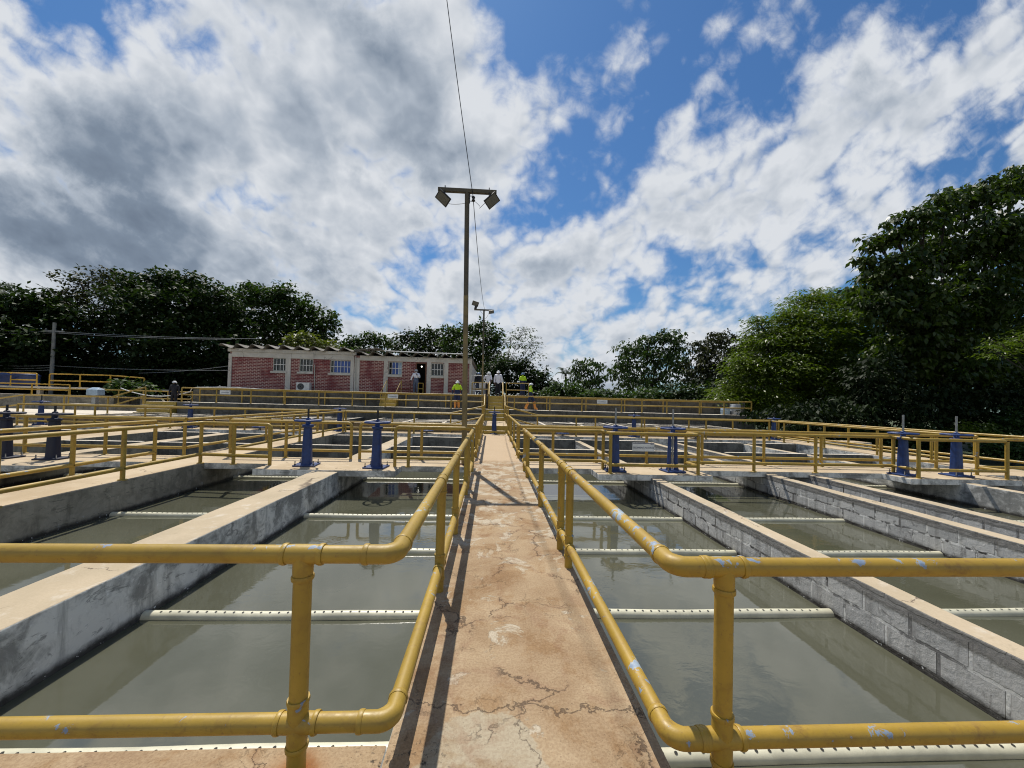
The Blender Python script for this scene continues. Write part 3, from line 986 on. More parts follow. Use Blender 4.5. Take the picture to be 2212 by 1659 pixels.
railing('yellow railing along the back of the second footbridge, left of the middle step',
        [(-0.4, 18.34, 0.35), (-1.9, 18.24, 0.0), (-19.6, 18.24, 0.0)], [(-1.9, 18.24), (-4.6, 18.24), (-7.0, 18.24), (-9.6, 18.24), (-12.6, 18.24), (-15.6, 18.24), (-18.6, 18.24)], low=0.4)
# the raised channel walk in front of the terrace
CH = 1.0
railing('long yellow railing along the front of the raised channel walk, left of the stairs', [(-18.2, 23.62, CH), (-0.5, 23.62, CH)], None, 2.05, 0.84, 0.44)
railing('long yellow railing along the front of the raised channel walk, right of the stairs', [(0.9, 23.62, CH), (16.5, 23.62, CH)],
        [(1.4, 23.62, CH), (3.6, 23.62, CH), (5.6, 23.62, CH), (8.1, 23.62, CH), (9.4, 23.62, CH), (11.0, 23.62, CH), (13.1, 23.62, CH), (14.7, 23.62, CH), (16.5, 23.62, CH)], None, 0.84, 0.44)
railing('yellow railing behind the raised channel walk, left of the stairs', [(-18.0, 24.75, CH), (-0.4, 24.75, CH)], None, 2.6, 0.80, 0.44)
railing('yellow railing behind the raised channel walk, right of the stairs', [(1.0, 24.75, CH), (16.4, 24.75, CH)], None, 2.6, 0.80, 0.44)
for x, sd in ((-0.42, 'left'), (0.80, 'right')):
    railing('yellow handrail climbing the lower middle stairs on the %s side' % sd, [(x, 18.4, 0.35), (x, 22.5, 0.35), (x, 23.5, CH)], [(x, 18.4, 0.35), (x, 20.4, 0.35), (x, 22.5, 0.35), (x, 23.5, CH)], low=0.45)
for x, sd in ((-0.17, 'left'), (0.70, 'right')):
    railing('pale yellow handrail climbing the upper middle stairs on the %s side' % sd, [(x, 23.7, CH), (x, 25.1, 1.84)], [(x, 23.7, CH), (x, 25.1, 1.84)], low=0.45)

# ------------------------------------------------------------------ filter boxes beyond the second footbridge
fb = [(-20.0, -14.4), (-13.2, -7.6), (-6.4, WL - 0.02), (WR + 0.02, 6.7), (7.0, 13.2)]
fn = ['far left filter box with low pale walls behind the second footbridge', 'filter box left of the left walkway line with low pale walls',
      'filter box just left of the stairs with low pale walls', 'filter box just right of the stairs with low pale walls',
      'right end filter box with low pale walls behind the second footbridge']
for (a, b), lb in zip(fb, fn):
    root = empty('filter_box', ((a + b) / 2, 20.9, -0.3), lb, 'tank', 'filter boxes behind the second footbridge')
    base = ((a + b) / 2, 20.9, -0.3)
    MB().box(a, b, 18.306, 18.5, -0.3, 0.35, 1, 0).build('front_wall', [M['pale'], M['render_ochre']], root, base, 0.01)
    for y in (19.35, 20.2, 21.05, 21.9, 22.8):
        MB().box(a + 0.02, b - 0.02, y, y + 0.13, -0.3, 0.345 + random.uniform(-0.01, 0.01), 1, 0).build('cross_wall', [M['pale'], M['render_shade_dark']], root, base, 0.01)
    nx = 3
    for k in range(nx + 1):
        x = a + (b - a) * k / nx
        x = min(max(x, a + 0.08), b - 0.08)
        MB().box(x - 0.07, x + 0.07, 18.5, 23.48, -0.3, 0.352, 1, 0).build('side_wall', [M['pale'], M['render_shade_dark']], root, base, 0.01)
    MB().box(a, b, 18.5, 23.48, -0.3, -0.02, 0).build('water_surface', M['water'], root, base)
for x, y, rz, lb in ((-2.6, 21.2, 0.5, 'pale board lying slanted across the filter box left of the stairs'),
                     (-3.3, 20.0, 0.4, 'second pale board lying on the filter box left of the stairs, nearer the viewer'),
                     (4.2, 20.9, -0.5, 'pale board lying slanted across the filter box right of the stairs'),
                     (8.6, 21.4, -0.5, 'pale board lying on the right end filter box'),
                     (-9.5, 21.2, 0.6, 'pale board lying on the filter box beyond the left walkway')):
    d = Vector((math.cos(rz), math.sin(rz), 0))
    mb = MB().obox((x, y, 0.385), d, (-d.y, d.x, 0), (0, 0, 1), 1.7, 0.45, 0.045)
    solid('board', mb, M['pale'], lb, 'board', 'boards lying on the filter boxes', 0.006)

# middle step with yellow face, stairs, raised walk, terrace
s = MB().box(WL, WR, 18.304, 22.55, -0.9, 0.35, 1, 0)
struct('walkway', s, [M['slab'], M['yellow_step']], 0.012)
s = MB().box(WL + 0.1, WR - 0.15, 17.72, 17.98, 0.0, 0.15, 0, 1)
solid('kerb_block', s, [M['yellow_step'], M['slab']], 'low yellow concrete block before the big yellow step on the middle walkway', 'step', None, 0.01)


def stairs(label, x0, x1, y0, z0, n, rise, run, depth_to):
    base = ((x0 + x1) / 2, y0, z0)
    root = empty('stairs', base, label, 'stairs')
    for k in range(n):
        MB().box(x0, x1, y0 + k * run, depth_to, z0 + k * rise + 0.001, z0 + (k + 1) * rise - 0.004, 1, 0).build('step', [M['pale'], M['yellow_step']], root, base, 0.008)
    return root


stairs('lower flight of yellow steps at the end of the middle walkway', -0.36, 0.74, 22.554, 0.35, 3, 0.2166, 0.31, 23.49)
stairs('upper flight of yellow steps in the middle climbing to the terrace', -0.17, 0.70, 23.72, 1.0, 4, 0.21, 0.32, 24.996)
stairs('yellow steps against the terrace wall in front of the building door', -6.95, -5.95, 24.25, 1.0, 4, 0.21, 0.18, 24.996)
stairs('yellow steps at the left end of the raised channel walk', -20.2, -18.4, 22.6, -0.02, 5, 0.204, 0.22, 23.9)
for x, sd in ((-6.9, 'left'), (-5.98, 'right')):
    railing('pale handrail %s of the steps below the building door' % sd, [(x, 24.3, CH), (x + 0.1, 25.3, 1.84)], [(x, 24.3, CH), (x + 0.1, 25.3, 1.84)], top=0.85, low=None, mt='yellow_far', r=0.025)
struct('channel_walk', MB().box(-18.35, 16.7, 23.5, 24.98, -0.9, 1.0, 1, 0), [M['pale'], M['render_shade_dark']], 0.012)
t = MB()
t.box(-18.6, 17.0, 25.0, 90.0, -0.9, 1.84, 1, 0)
struct('terrace', t, [M['soil'], M['render_shade_dark']], 0.012)
struct('yard', MB().box(-60, -18.62, 19.5, 90, -0.9, 0.05, 0), [M['soil']])

# ------------------------------------------------------------------ gate valves
def valve(kind, stem):
    blue = M['navy'] if kind == 'navy' else M['blue']
    root = bpy.data.objects.new('gate_valve', None)
    C.objects.link(root)
    MB().box(-0.235, 0.235, -0.20, 0.20, 0.0, 0.035).build('base_plate', blue, root, bevel=0.012)
    for x in (-0.19, 0.19):
        for y in (-0.15, 0.15):
            MB().lathe([(0, 0.115), (0.011, 0.115), (0.011, 0.05), (0.022, 0.05), (0.022, 0.03)], 8, (x, y, 0)).build('bolt', M['black'], root)
    if kind == 'yoke':
        for s in (-1, 1):
            mb = MB()
            mb.tube([(s * 0.10, 0, 0.03), (s * 0.088, 0, 0.12), (s * 0.075, 0, 0.86)], [0.062, 0.046, 0.036], 12)
            mb.build('pedestal', blue, root)
    else:
        mb = MB()
        prof = [(0.122, 0.030), (0.116, 0.05), (0.111, 0.10), (0.094, 0.62), (0.084, 0.86)]
        vs, fs, sg = [], [], 24
        for r, z in prof:
            for j in range(sg):
                a = 2 * PI * j / sg
                # rounded square section with a slight web at front and sides
                k = 1.0 + 0.10 * math.cos(4 * a) * -1
                vs.append((r * k * math.cos(a), r * k * math.sin(a) * 0.92, z))
        for i in range(len(prof) - 1):
            for j in range(sg):
                a, b = i * sg + j, i * sg + (j + 1) % sg
                fs.append((a, b, b + sg, a + sg))
        mb.add(vs, fs, 0, True)
        mb.build('pedestal', blue, root)
    MB().lathe([(0.0, 0.85), (0.110, 0.85), (0.118, 0.86), (0.118, 0.905), (0.105, 0.91), (0.060, 0.915), (0.052, 0.93), (0.052, 0.99), (0.0, 0.99)], 20).build('collar', blue, root)
    mb = MB()
    mb.torus((0, 0, 1.000), 0.262, 0.022, 36, 8)
    for k in range(5):
        a = 2 * PI * k / 5 + 0.3
        mb.tube([(0.03 * math.cos(a), 0.03 * math.sin(a), 1.015), (0.26 * math.cos(a), 0.26 * math.sin(a), 1.002)], 0.020, 8)
    mb.lathe([(0, 0.985), (0.05, 0.985), (0.05, 1.045), (0.032, 1.06), (0.032, 1.06), (0, 1.06)], 14)
    mb.build('handwheel', blue, root)
    MB().tube([(0, 0, 0.05), (0, 0, 1.09 + stem)], 0.021, 10).build('stem', M['steel'] if stem > 0.25 else M['black'], root)
    return root


def put_valve(v, x, y, rz, label, z=0.008):
    v.location = (x, y, z)
    v.rotation_euler.z = rz
    tag(v, label, 'valve', 'blue gate valves')


vb = valve('solid', 0.18)
vr = valve('solid', 0.36)
vy = valve('yoke', 0.36)
vn = valve('navy', 0.10)
put_valve(vb, -4.09, 8.86, 0.1, 'blue handwheel valve on the left half of the platform beside the wide grey wall')
put_valve(copy_tree(vb), -2.52, 8.72, -0.1, 'blue handwheel valve on the chipped slab right of the wide grey wall')
put_valve(vr, 2.88, 8.78, -0.15, 'blue valve with long grey stem left of the hanging sign')
put_valve(vy, 4.25, 8.80, 0.1, 'blue valve with open two legged pedestal right of the hanging sign')
put_valve(copy_tree(vr), 9.97, 8.82, 0.2, 'left one of the two blue valves on the farther right platform')
put_valve(copy_tree(vr), 11.32, 8.80, 0.0, 'right one of the two blue valves on the farther right platform')
put_valve(vn, -9.75, 9.15, 0.1, 'dark navy valve on the left platform, seen behind the left walkway railings')
put_valve(copy_tree(vn), -10.82, 9.2, 0.0, 'dark navy valve cut by the left picture edge')
for x, y, lb in ((-6.86, 17.85, 'far blue valve at the end of the left walkway'), (-13.35, 17.85, 'far blue valve on the second footbridge, well left of the building steps'),
                 (-19.6, 17.85, 'farthest left blue valve on the second footbridge'), (0.15, 17.86, 'far blue valve standing in the middle of the walkway before the yellow step'),
                 (6.72, 17.8, 'far blue valve on the second footbridge behind the hanging sign'), (13.6, 17.85, 'far blue valve at the end of the right walkway before the trees')):
    put_valve(copy_tree(vb), x, y, random.uniform(0, 1), lb)
# valves whose wheels lie low over the slab
def low_wheel(x, y, label):
    base = (x, y, 0.0)
    root = empty('low_valve', base, label, 'valve', 'low blue wheels on the second footbridge')
    MB().tube([(x, y, 0.0), (x, y, 0.13)], 0.05, 10).build('stem', M['steel'], root, base)
    mb = MB().torus((x, y, 0.12), 0.29, 0.02, 28, 8)
    mb.lathe([(0, 0.13), (0.26, 0.125), (0.27, 0.11), (0, 0.105)], 24, (x, y, 0))
    mb.build('handwheel', M['blue'], root, base)


low_wheel(-2.9, 17.6, 'low blue wheel lying over the slab left of the lamp post foot')
low_wheel(3.3, 17.6, 'low blue wheel over the slab right of the middle walkway')
low_wheel(9.6, 17.6, 'low blue wheel over the slab at the right of the second footbridge')
low_wheel(-10.2, 17.6, 'low blue wheel over the slab left of the left walkway')
low_wheel(-16.8, 17.6, 'low blue wheel over the slab at the far left of the second footbridge')

# ------------------------------------------------------------------ lamp posts and wires
def strip(mb, a, b, r=0.006, sag=0.0, n=14, seg=5):
    a, b = Vector(a), Vector(b)
    pts = [a.lerp(b, k / n) - Vector((0, 0, sag * 4 * (k / n) * (1 - k / n))) for k in range(n + 1)]
    mb.tube(pts, r, seg)


def floodlight(root, base, c, ax, nrm, w, h, mat_body):
    """shallow box with fins behind and a glass in front"""
    c, ax, nrm = Vector(c), Vector(ax).normalized(), Vector(nrm).normalized()
    up = nrm.cross(ax).normalized()
    mb = MB().obox(c, ax, up, nrm, w, h, 0.05)
    for k in range(5):
        mb.obox(c - nrm * 0.045 + ax * (k - 2) * w * 0.17, ax, up, nrm, 0.012, h * 0.8, 0.04)
    f = mb.build('floodlight', mat_body, root, base)
    MB().obox(c + nrm * 0.0265, ax, up, nrm, w * 0.86, h * 0.84, 0.006).build('lens', M['lens'], f, base)


b1 = Vector((-0.62, 9.3, 0.0))
t1 = Vector((-0.72, 9.26, 6.55))
base = tuple(b1)
lp = empty('lamp_post', base, 'tall mustard lamp post with two floodlights standing by the middle walkway', 'lamp post')
mb = MB()
q = b1.lerp(t1, 0.62)
mb.tube([b1 - Vector((0, 0, 0.02)), b1.lerp(t1, 0.3), q], [0.066, 0.063, 0.06], 14)
mb.build('pole', M['pole'], lp, base)
MB().tube([q, t1], 0.058, 14).build('pole_top', M['pole_top'], lp, base)
MB().lathe([(0, 0.02), (0.12, 0.02), (0.12, 0.0), (0.12, -0.01)], 4, tuple(b1)).build('base_plate', M['rust'], lp, base)
ca = t1 + Vector((-0.70, 0, 0.055))
cb = t1 + Vector((0.71, 0, 0.055 - 0.0))
MB().bar(ca, cb, 0.09, 0.09).build('crossarm', M['pole_top'], lp, base, 0.004)
for s, c in ((-1, t1 + Vector((-0.57, -0.03, -0.16))), (1, t1 + Vector((0.60, -0.03, -0.16)))):
    # heads tilted, facing down and outward toward the tanks
    nrm = Vector((s * 0.25, -0.75, -0.62))
    ax = Vector((1.0, 0.0, -s * -0.0)) if False else Vector((0.72, 0.25 * s, -0.62 * -s * -1 if s < 0 else 0.62))
    ax = Vector((0.24, 0.05, -0.20)) if s < 0 else Vector((0.24, -0.05, 0.20))
    floodlight(lp, base, c, ax, nrm, 0.34, 0.24, M['black'])
    mb = MB()
    p = t1 + Vector((s * 0.53, -0.02, 0.0))
    mb.bar(p + Vector((0, 0, 0.15)), p + Vector((0, -0.02, -0.14)), 0.02, 0.035)
    mb.build('bracket', M['black'], lp, base)
mb = MB()
ic = t1 + Vector((0.155, -0.02, -0.14))
mb.lathe([(0, 0.06), (0.035, 0.055), (0.045, 0.03), (0.022, 0.0), (0.045, -0.03), (0.035, -0.055), (0, -0.06)], 14, tuple(ic))
mb.bar(t1 + Vector((0.03, -0.02, -0.07)), ic + Vector((0.02, 0, 0.07)), 0.015, 0.012)
mb.bar(t1 + Vector((0.03, -0.02, -0.19)), ic + Vector((0, 0, -0.06)), 0.015, 0.012)
mb.bar(t1 + Vector((0.06, -0.02, -0.02)), t1 + Vector((0.06, -0.02, -0.25)), 0.03, 0.02)
mb.build('insulator', M['black'], lp, base)
mb = MB()
strip(mb, t1 + Vector((-0.43, -0.05, -0.30)), t1 + Vector((-0.02, -0.05, -0.26)), 0.006, 0.02)
strip(mb, ic + Vector((0.02, 0, -0.05)), ic + Vector((0.16, 0, -0.17)), 0.005, -0.01)
strip(mb, ic + Vector((0.15, 0, -0.22)), t1 + Vector((0.47, -0.05, -0.20)), 0.006, 0.0)
mb.build('lead', M['black'], lp, base)

b2 = Vector((-0.60, 24.3, 1.0))
t2 = Vector((-0.63, 24.3, 7.2))
base = tuple(b2)
lp = empty('lamp_post', base, 'farther thin lamp post with two small floodlights beside the stairs', 'lamp post')
MB().tube([b2, b2.lerp(t2, 0.55)], 0.055, 10).build('pole', M['pole'], lp, base)
MB().tube([b2.lerp(t2, 0.55), t2], 0.055, 10).build('pole_top', M['pole_top'], lp, base)
MB().bar(t2 + Vector((-0.62, 0, 0.05)), t2 + Vector((0.62, 0, 0.05)), 0.08, 0.08).build('crossarm', M['pole_top'], lp, base)
floodlight(lp, base, t2 + Vector((-0.55, -0.05, 0.42)), (0.9, 0.1, -0.25), (-0.35, -0.8, -0.45), 0.40, 0.30, M['black'])
floodlight(lp, base, t2 + Vector((0.47, -0.05, -0.07)), (0.9, 0.1, 0.2), (0.2, -0.75, -0.6), 0.32, 0.22, M['black'])
mb = MB().bar(t2 + Vector((-0.55, 0, 0.07)), t2 + Vector((-0.5, -0.03, 0.30)), 0.16, 0.03)
mb.build('bracket', M['black'], lp, base)
mb = MB()
strip(mb, t2 + Vector((-0.25, -0.04, 0.0)), t2 + Vector((-0.02, -0.04, -0.25)), 0.008, 0.03)
strip(mb, t2 + Vector((0.30, -0.04, -0.15)), t2 + Vector((0.06, -0.04, -0.50)), 0.008, 0.10)
mb.build('lead', M['black'], lp, base)
mb = MB()
strip(mb, ic, at(965, -2, 8.3), 0.009, 0.05, 14)
strip(mb, at(965, -2, 8.3), (-1.4, -2.0, 16.0), 0.009, 0.3, 10)
solid('overhead_cable', mb, M['black'], 'thin black cable rising from the tall lamp post out of the top of the picture', 'cable')
mb = MB()
strip(mb, ic + Vector((0, 0, -0.05)), t2 + Vector((0.08, -0.04, -0.05)), 0.009, 0.45, 18)
solid('overhead_cable', mb, M['black'], 'thin black cable sagging between the tall lamp post and the farther lamp post', 'cable')

# ------------------------------------------------------------------ signs
def text_mesh(txt, size, name, m, loc, parent, off, ext=0.001):
    cu = bpy.data.curves.new(name, 'FONT')
    cu.body = txt
    cu.size = size
    cu.align_x, cu.align_y = 'CENTER', 'CENTER'
    cu.extrude = ext
    o = bpy.data.objects.new(name, cu)
    C.objects.link(o)
    bpy.context.view_layer.update()
    me = bpy.data.meshes.new_from_object(o.evaluated_get(bpy.context.evaluated_depsgraph_get()))
    bpy.data.objects.remove(o)
    o = bpy.data.objects.new(name, me)
    me.materials.clear()
    me.materials.append(m)
    o.rotation_euler.x = PI / 2
    o.location = Vector(loc) - Vector(off)
    C.objects.link(o)
    o.parent = parent
    return o


def sign(x, y, z, w, h, label, text=None, size=0.1):
    base = (x, y, z - h / 2)
    root = empty('sign', base, label, 'sign', None)
    MB().box(x - w / 2, x + w / 2, y - 0.008, y + 0.008, z - h / 2, z + h / 2).build('panel', M['white'], root, base, 0.003)
    if text:
        t = text_mesh(text, size, 'lettering', M['text'], (x, y - 0.0095, z - h * 0.08), root, base)
        t.scale = (0.98, 1, 1)
        mb = MB().box(x - w / 2 + 0.002, x + w / 2 - 0.002, y - 0.0105, y - 0.0085, z + h / 2 - 0.018, z + h / 2 - 0.002)
        mb.build('top_stripe', M['text'], root, base)
        mb = MB()
        mb.tube([(x + w * 0.31, y - 0.0100, z + h * 0.40), (x + w * 0.35, y - 0.0100, z + h * 0.33), (x + w * 0.40, y - 0.0100, z + h * 0.31), (x + w * 0.47, y - 0.0100, z + h * 0.33)], 0.0045, 6)
        mb.build('emblem', M['text'], root, base)
    else:
        MB().box(x - w * 0.36, x + w * 0.36, y - 0.0105, y - 0.0085, z - h * 0.12, z + h * 0.06).build('faded_line', M['text_grey'], root, base)
    mb = MB()
    for s in (-1, 1):
        mb.tube([(x + s * w * 0.38, y, z + h / 2 - 0.02), (x + s * w * 0.38, y + 0.02, z + h / 2 + 0.10)], 0.004, 6)
    mb.build('tie', M['steel'], root, base)


sign(3.42, 8.47, 0.60, 0.50, 0.19, 'white sign reading SEDIMENTADORES hung on the railing between two blue valves', 'SEDIMENTADORES', 0.058)
sign(-15.7, 23.55, 1.63, 0.60, 0.24, 'small white sign on the raised walk railing at the left end of the building')
sign(-5.95, 23.55, 1.64, 0.62, 0.24, 'small white sign on the raised walk railing below the building door')
sign(6.85, 23.55, 1.63, 0.66, 0.24, 'small white sign on the raised walk railing right of the stairs')

# drums at the right end of the raised walk
def drum(x, y, r, h, m, label, open_top=False):
    mb = MB()
    prof = [(0, 0.0), (r * 0.9, 0.0), (r * 0.96, 0.04), (r, h * 0.35), (r * 1.04, h * 0.37), (r, h * 0.40), (r, h * 0.66), (r * 1.04, h * 0.68), (r, h * 0.71), (r * 0.92, h * 0.97), (r * 0.88, h)]
    prof += [(r * 0.82, h * 0.98), (r * 0.80, h * 0.3), (0, h * 0.28)] if open_top else [(r * 0.8, h), (r * 0.78, h - 0.02), (0, h - 0.02)]
    mb.lathe(prof, 22, (x, y, 1.0))
    solid('drum', mb, m, label, 'drum')


drum(15.2, 24.3, 0.28, 0.46, M['drum_blue'], 'cut down pale blue plastic drum at the right end of the raised walk', True)
drum(15.85, 24.25, 0.32, 0.68, M['drum_grey'], 'tall grey plastic drum at the right end of the raised walk')

# ------------------------------------------------------------------ brick building on the terrace
BX0, BX1, BY, BZ = -17.45, -1.55, 26.5, 1.84
K = 0.00837


def bx(px):
    return BX0 + (px - 130) * (BX1 - BX0) / 1870.0


def bz(px, py):
    return BZ + (475 + (px - 130) * 0.0214 - py) * K


base = ((BX0 + BX1) / 2, BY, BZ)
bld = empty('brick_building', base, 'long low red brick building with whitewashed frame and wavy grey roof', 'building')
DEEP = 36.2
# front wall panels of brick, cut round the openings
opens = [('window', 460, 565, 222, 327, 'dark', 4), ('window', 662, 767, 226, 331, 'dark', 4), ('window', 900, 1060, 236, 340, 'blue', 6),
         ('window', 1354, 1461, 244, 351, 'mixed', 4), ('door', 1568, 1655, 250, 497, None, 0), ('window', 1690, 1791, 254, 357, 'dark', 4)]
mb = MB()
xs = sorted({130, 2000} | {o[1] for o in opens} | {o[2] for o in opens})
ztop = bz(1000, 195)
for a, b in zip(xs[:-1], xs[1:]):
    o = next((o for o in opens if o[1] <= a and b <= o[2]), None)
    X0, X1 = bx(a), bx(b)
    if o is None:
        mb.box(X0, X1, BY, BY + 0.16, BZ, ztop, 0)
    else:
        mc = (o[1] + o[2]) / 2
        mb.box(X0, X1, BY, BY + 0.16, bz(mc, o[3]), ztop, 0)
        if o[0] == 'window':
            mb.box(X0, X1, BY, BY + 0.16, BZ, bz(mc, o[4]), 0)
mb.build('wall', M['brick'], bld, base)
mb = MB()
mb.box(BX0, BX1, DEEP, DEEP + 0.16, BZ, 4.3, 0)
mb.box(BX1 - 0.16, BX1, BY + 0.16, DEEP, BZ, 4.25, 0)
mb.box(BX0, BX0 + 0.16, BY + 0.16, DEEP, BZ, 4.3, 0)
mb.build('wall', M['white_wall'], bld, base)
MB().box(BX0 + 0.2, BX1 - 0.2, BY + 1.6, BY + 1.7, BZ, 4.2, 0).box(BX0 + 0.2, BX1 - 0.2, BY + 0.2, DEEP - 0.1, 4.2, 4.24, 0).box(BX0 + 0.2, BX1 - 0.2, BY + 0.2, DEEP - 0.1, BZ, BZ + 0.02, 0).build('interior', M['dark'], bld, base)
# white frame: columns, lintel beam, plinth
for a, b in ((122, 147), (556, 596), (1058, 1084), (1088, 1128), (1317, 1351), (1657, 1691), (1795, 1828), (1996, 2016)):
    MB().box(bx(a), bx(b), BY - 0.05, BY + 0.13, BZ, bz(a, 190 if a < 1085 else 215), 0).build('column', M['white_wall'], bld, base, 0.01)
MB().box(bx(147), bx(1084), BY - 0.045, BY + 0.12, 4.02, 4.36, 0).box(bx(118), bx(1098), BY - 0.10, BY + 0.12, 4.362, 4.58, 0).build('beam', M['white_wall'], bld, base, 0.01)
MB().box(bx(1128), bx(2016), BY - 0.045, BY + 0.12, 4.03, 4.36, 0).build('beam', M['white_wall'], bld, base, 0.01)
MB().box(bx(1128), bx(1317), BY - 0.04, BY, BZ, BZ + 0.09, 0).box(bx(1351), bx(1568), BY - 0.04, BY, BZ, BZ + 0.07, 0).box(bx(1828), bx(1996), BY - 0.04, BY, BZ, BZ + 0.16, 0).build('plinth', M['white_wall'], bld, base)
for kind, a, b, t, bo, gl, nb in opens:
    mc = (a + b) / 2
    X0, X1, Z0, Z1 = bx(a), bx(b), bz(mc, bo), bz(mc, t)
    if kind == 'window':
        mb = MB()
        fw = 0.045
        mb.box(X0, X0 + fw, BY + 0.0, BY + 0.08, Z0, Z1)
        mb.box(X1 - fw, X1, BY + 0.0, BY + 0.08, Z0, Z1)
        mb.box(X0 + fw, X1 - fw, BY + 0.0, BY + 0.08, Z0, Z0 + fw)
        mb.box(X0 + fw, X1 - fw, BY + 0.0, BY + 0.08, Z1 - fw, Z1)
        win = mb.build('window', M['frame'], bld, base)
        mb = MB()
        for k in range(1, nb):
            x = X0 + (X1 - X0) * k / nb
            mb.box(x - 0.014, x + 0.014, BY + 0.012, BY + 0.035, Z0 + fw, Z1 - fw)
        zc = (Z0 + Z1) / 2
        mb.box(X0 + fw, X1 - fw, BY + 0.008, BY + 0.011, zc - 0.016, zc + 0.016)
        mb.build('bars', M['white'], win, base)
        if gl == 'dark':
            MB().box(X0 + fw, X1 - fw, BY + 0.06, BY + 0.066, Z0 + fw, Z1 - fw).build('pane', M['glass'], win, base)
        elif gl == 'blue':
            x3 = X0 + (X1 - X0) / nb * 0.95
            MB().box(X0 + fw, x3, BY + 0.06, BY + 0.066, Z0 + fw, Z1 - fw).build('pane', M['glass'], win, base)
            MB().box(x3, X1 - fw, BY + 0.06, BY + 0.066, Z0 + fw, Z1 - fw).build('pane', M['glass_blue'], win, base)
        else:
            x1, x2 = X0 + (X1 - X0) * 0.24, X0 + (X1 - X0) * 0.70
            MB().box(X0 + fw, x1, BY + 0.07, BY + 0.076, Z0 + fw, Z1 - fw).build('pane', M['dark'], win, base)
            MB().box(x1, x2, BY + 0.06, BY + 0.066, Z0 + fw, Z1 - fw).build('pane', M['glass_blue'], win, base)
            MB().box(x2, X1 - fw, BY + 0.05, BY + 0.056, Z0 + fw, Z1 - fw).build('shutter', M['drum_blue'], win, base)
        MB().box(X0 - 0.13, X1 + 0.02, BY - 0.09, BY + 0.1, Z0 - 0.14, Z0 - 0.002).build('sill', M['white_wall'], win, base, 0.008)
    else:
        mb = MB()
        mb.box(X0, X0 + 0.06, BY - 0.01, BY + 0.14, BZ, Z1)
        mb.box(X1 - 0.06, X1, BY - 0.01, BY + 0.14, BZ, Z1)
        mb.box(X0 + 0.06, X1 - 0.06, BY - 0.01, BY + 0.14, Z1 - 0.06, Z1)
        dr = mb.build('door', M['rust'], bld, base)
        MB().box(X1 - 0.12, X1 - 0.07, BY + 0.15, BY + 0.95, BZ, Z1 - 0.08).build('leaf', M['rust'], dr, base)
        MB().lathe([(0, 0.05), (0.04, 0.03), (0.05, 0.0), (0.04, -0.03), (0, -0.05)], 12, ((X0 + X1) / 2 - 0.15, BY + 1.0, Z1 - 0.18)).build('bulb', emit('lit_bulb', (1.0, 0.97, 0.85), 6.0), dr, base)
# channel-profile roof sheets
def roof(xa, xb, z, y0, fall, nw, seed, amp):
    rn = random.Random(seed)
    mb = MB()
    L = (xb - xa) / nw
    cs = []
    for k in range(nw):
        dz = rn.uniform(-0.03, 0.03)
        for f, h in ((0.0, 0.62), (0.10, 0.98), (0.2, 1.0), (0.34, 0.72), (0.50, 0.42), (0.66, 0.12), (0.76, 0.0), (0.88, 0.02), (0.96, 0.3)):
            cs.append((xa + (k + f) * L, h * amp + dz))
    cs.append((xb, amp * 0.6))
    yy = [y0, y0 + 3.4, y0 + 6.8, DEEP + 0.6]
    n = len(cs)
    vs = []
    for y in yy:
        zz = z - fall * (y - y0)
        vs += [(x, y + (rn.uniform(-0.08, 0.08) if y == y0 and i % 9 == 0 else 0), zz + h) for i, (x, h) in enumerate(cs)]
    up = len(vs)
    vs += [(x, y, q - 0.03) for x, y, q in vs]
    fs = []
    for r in range(len(yy) - 1):
        for i in range(n - 1):
            a = r * n + i
            fs.append((a, a + 1, a + n + 1, a + n))
            fs.append((a + up, a + n + up, a + n + 1 + up, a + 1 + up))
    for i in range(n - 1):
        fs.append((i, i + up, i + 1 + up, i + 1))
    mb.add(vs, fs)
    return mb


roof(bx(72), bx(1106), 4.585, BY - 0.38, -0.010, 9, 3, 0.27).build('roof', M['roof'], bld, base)
roof(bx(1108), bx(2010), 4.365, BY - 0.32, -0.010, 8, 5, 0.25).build('roof', M['roof'], bld, base)
mb = MB()
mb.tube([(bx(1255), BY - 0.1, 4.72), (bx(1700), BY - 0.1, 4.66), (bx(2010), BY - 0.1, 4.66)], 0.03, 8)
mb.build('conduit', M['white'], bld, base)
mb = MB()
mb.tube([(bx(1103), BY - 0.07, BZ), (bx(1098), BY - 0.11, 4.3)], 0.022, 8)
mb.tube([(bx(785), BY - 0.04, BZ + 0.05), (bx(780), BY - 0.04, BZ + 1.75), (bx(774), BY - 0.04, BZ + 1.80)], 0.028, 8)
mb.build('downpipe', M['frame'], bld, base)
mb = MB()
for k in range(6):
    a = Vector((bx(1160 + k * 26), BY - 0.2, 4.70 + 0.02 * k))
    mb.obox(a, (1, 0.1, random.uniform(-0.25, 0.1)), (0, 1, 0), (0.1, 0, 1), 0.5, 0.9, 0.03)
mb.build('broken_sheet', M['roof'], bld, base)

